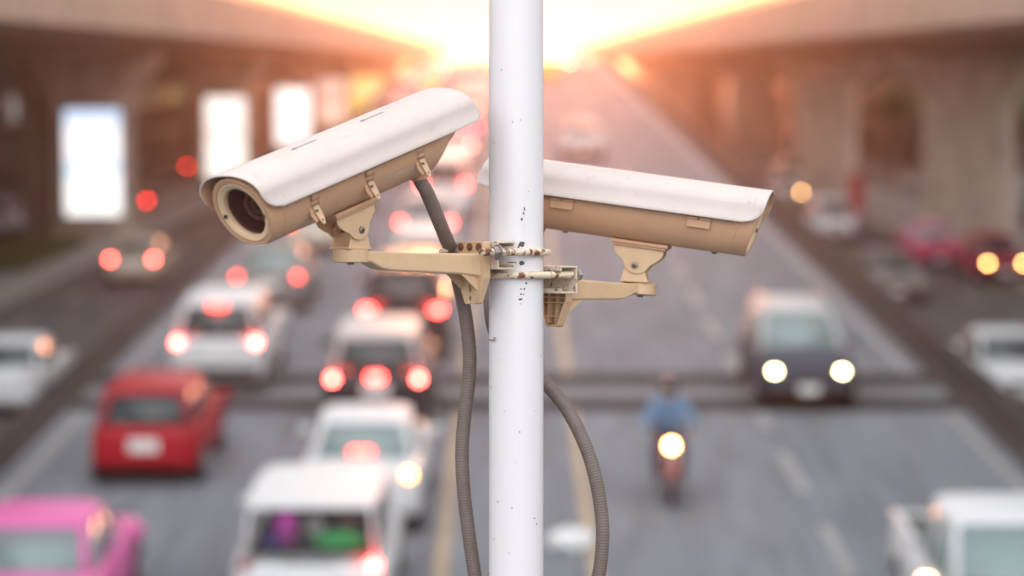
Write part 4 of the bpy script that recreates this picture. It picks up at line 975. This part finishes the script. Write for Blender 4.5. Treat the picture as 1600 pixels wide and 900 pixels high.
m_skin = mat('skin', (0.42, 0.24, 0.16), 0.5); m_jacket = mat('light blue jacket', (0.13, 0.25, 0.40), 0.8, var=0.15, vscale=6); m_jeans = mat('dark trousers', (0.03, 0.035, 0.05), 0.85)
m_helmet = mat('black helmet', (0.015, 0.015, 0.017), 0.2, coat=0.8)
def rider(M, label, jm=None, bottom=True):
    """astride the seat, hands on the grips; Y forward"""
    V_, E_, R_ = [], [], []
    def v(p, r, par=None):
        V_.append(p); R_.append(r)
        if par is not None: E_.append((par, len(V_)-1))
        return len(V_)-1
    pel = v((0, -.32, .90), (.145, .12)); sp = v((0, -.27, 1.10), (.145, .105), pel); ch = v((0, -.20, 1.32), (.165, .11), sp); nk = v((0, -.17, 1.46), .06, ch); hd = v((0, -.13, 1.55), .075, nk); v((0, -.11, 1.66), .085, hd)
    for s in (-1, 1):
        sh = v((s*.19, -.19, 1.40), .062, ch); el = v((s*.33, -.02, 1.19), .045, sh); wr = v((s*.345, .19, 1.045), .030, el); pm = v((s*.335, .235, 1.03), (.032, .018), wr)
        for k, (dx, ln) in enumerate(((-.034, .055), (-.012, .064), (.010, .060), (.030, .048))):
            a = v((s*.335+dx, .235+ln*.65, 1.028), .009, pm); b = v((s*.335+dx, .235+ln, 1.000), .008, a); v((s*.335+dx, .235+ln*.45, .983), .007, b)
        a = v((s*.335-s*.030, .245, 1.010), .010, pm); v((s*.335-s*.034, .285, .992), .008, a)
        hp = v((s*.11, -.28, .87), .088, pel); kn = v((s*.20, .14, .78), .062, hp); an = v((s*.19, .10, .40), .042, kn); hl = v((s*.19, .08, .34), .040, an); v((s*.19, .26, .325), (.038, .028), hl)
    root = empty('person', M, label, 'person', 'people on motorcycles')
    skin_body('body', [m_skin], V_, E_, R_, root)
    # clothes: jacket and trousers as their own close shells
    def sub(keep, name, m, grow):
        vs = [V_[i] for i in keep]; ix = {k: i for i, k in enumerate(keep)}; es = [(ix[a], ix[b]) for a, b in E_ if a in ix and b in ix]
        rr = [tuple(q+grow for q in R_[i]) if isinstance(R_[i], tuple) else R_[i]+grow for i in keep]
        skin_body(name, [m], vs, es, rr, root)
    na = 5+1
    arms = []; legs = []
    i = 6
    per = 4+4*3+2+5
    for s in range(2):
        b = i+s*per; arms += [b, b+1, b+2]; legs += [b+18, b+19, b+20, b+21]
    sub([0, 1, 2, 3]+arms, 'jacket', jm or m_jacket, .028); sub([0]+legs, 'trousers', m_jeans, .012)
    shoes = [j for s in range(2) for j in (6+s*per+21, 6+s*per+22)]
    for s in range(2):
        b = 6+s*per; sub([b+21, b+22], 'shoe', m_trim, .012)
    bm = new(); bmesh.ops.create_uvsphere(bm, u_segments=24, v_segments=16, radius=.145)
    for q in bm.verts: q.co = Vector((q.co.x*.92, q.co.y*1.08, q.co.z*1.02))
    bmesh.ops.delete(bm, geom=[f for f in bm.faces if (f.calc_center_median().z < -.045 and f.calc_center_median().y > .01) or f.calc_center_median().z < -.115], context='FACES')
    h = obj('helmet', bm, m_helmet, root, M=Matrix.Translation((0, -.10, 1.645))); md = h.modifiers.new('t', 'SOLIDIFY'); md.thickness = .018
    bm = new(); add_loft(bm, [[Vector((.138*math.sin(a)*c, .162*math.cos(a)*c, z)) for a in [R(q) for q in range(-62, 63, 12)]] for z, c in ((-.035, 1.0), (0, 1.03), (.04, 1.0))], closed=False); obj('visor', bm, m_glass, h)
    # face under the visor
    for sx in (-1, 1):
        bm = new(); bmesh.ops.create_uvsphere(bm, u_segments=10, v_segments=8, radius=.014); obj('eye', bm, m_trim, root, M=Matrix.Translation((sx*.032, .0, 1.64)))
    return root
MM = ground_matrix(2.35, 35.8, rz, True)
build_motorcycle(MM, 'red motorcycle with a bright headlight coming down the inner oncoming lane', L_warm)
rider(MM, 'person in a light blue jacket and dark helmet riding the oncoming motorcycle')
for x, y, jm, l1, l2 in ((-17.1, 114, mat('grey shirt', (0.25, 0.22, 0.2), 0.8), 'motorcycle with red tail light just beyond the nearest left pier', 'person in a grey shirt riding just beyond the nearest left pier'),
                     (-20.3, 152, mat('tan shirt', (0.35, 0.25, 0.15), 0.8), 'motorcycle with red tail light near the second light box', 'person in a tan shirt riding near the second light box')):
    MM = ground_matrix(x, y, sz, False); build_motorcycle(MM, l1, L_hoff, mat('motorcycle tail lamp', (.4, .02, .02), .2, emit=(1, .03, .025), estr=26)); rider(MM, l2, jm)

# --- street clutter
m_redbox = mat('red enamel', (0.36, 0.012, 0.03), 0.35, coat=0.3, var=0.1, vscale=3)
root = empty('red_cabinet', Matrix.Translation((16.1, 113, SIDE_Z)), 'tall dark red roadside cabinet beyond the white car on the right', 'cabinet')
bm = new(); add_box(bm, (0, 0, .06), (.72, .62, .12)); obj('plinth', bm, m_kerb, root)
bm = new(); add_box(bm, (0, 0, .98), (.66, .56, 1.72)); obj('case', bm, m_redbox, root, bevel=.02)
bm = new(); add_loft(bm, [[Vector((x*.37, y*.32, z)) for x, y in ((-1, -1), (1, -1), (1, 1), (-1, 1))] for z in (1.842, 1.9)] + [[Vector((x*.15, y*.12, 2.02)) for x, y in ((-1, -1), (1, -1), (1, 1), (-1, 1))]]); obj('roof', bm, m_redbox, root)
bm = new(); add_box(bm, (0, -.29, 1.0), (.54, .02, 1.4)); d_ = obj('door', bm, m_redbox, root, bevel=.006); bm = new(); add_box(bm, (.2, -.31, 1.0), (.03, .02, .14)); obj('handle', bm, m_rim, d_)
m_bag = mat('white plastic', (0.75, 0.76, 0.76), 0.4, var=0.08, vscale=9)
bm = new(); bmesh.ops.create_icosphere(bm, subdivisions=4, radius=1)
for v in bm.verts:
    q = v.co.copy(); k = 1+.30*mnoise.noise(q*2.1)+.16*mnoise.noise(q*5.3)
    v.co = Vector((q.x*.30*k, q.y*.24*k, max(0.0, .10+q.z*.17*k)))
o = obj('plastic_bag', bm, m_bag); o.matrix_world = ground_matrix(.80, 32.6, rz, False); tag(o, 'crumpled white plastic bag lying on the median by the yellow line', 'bag')
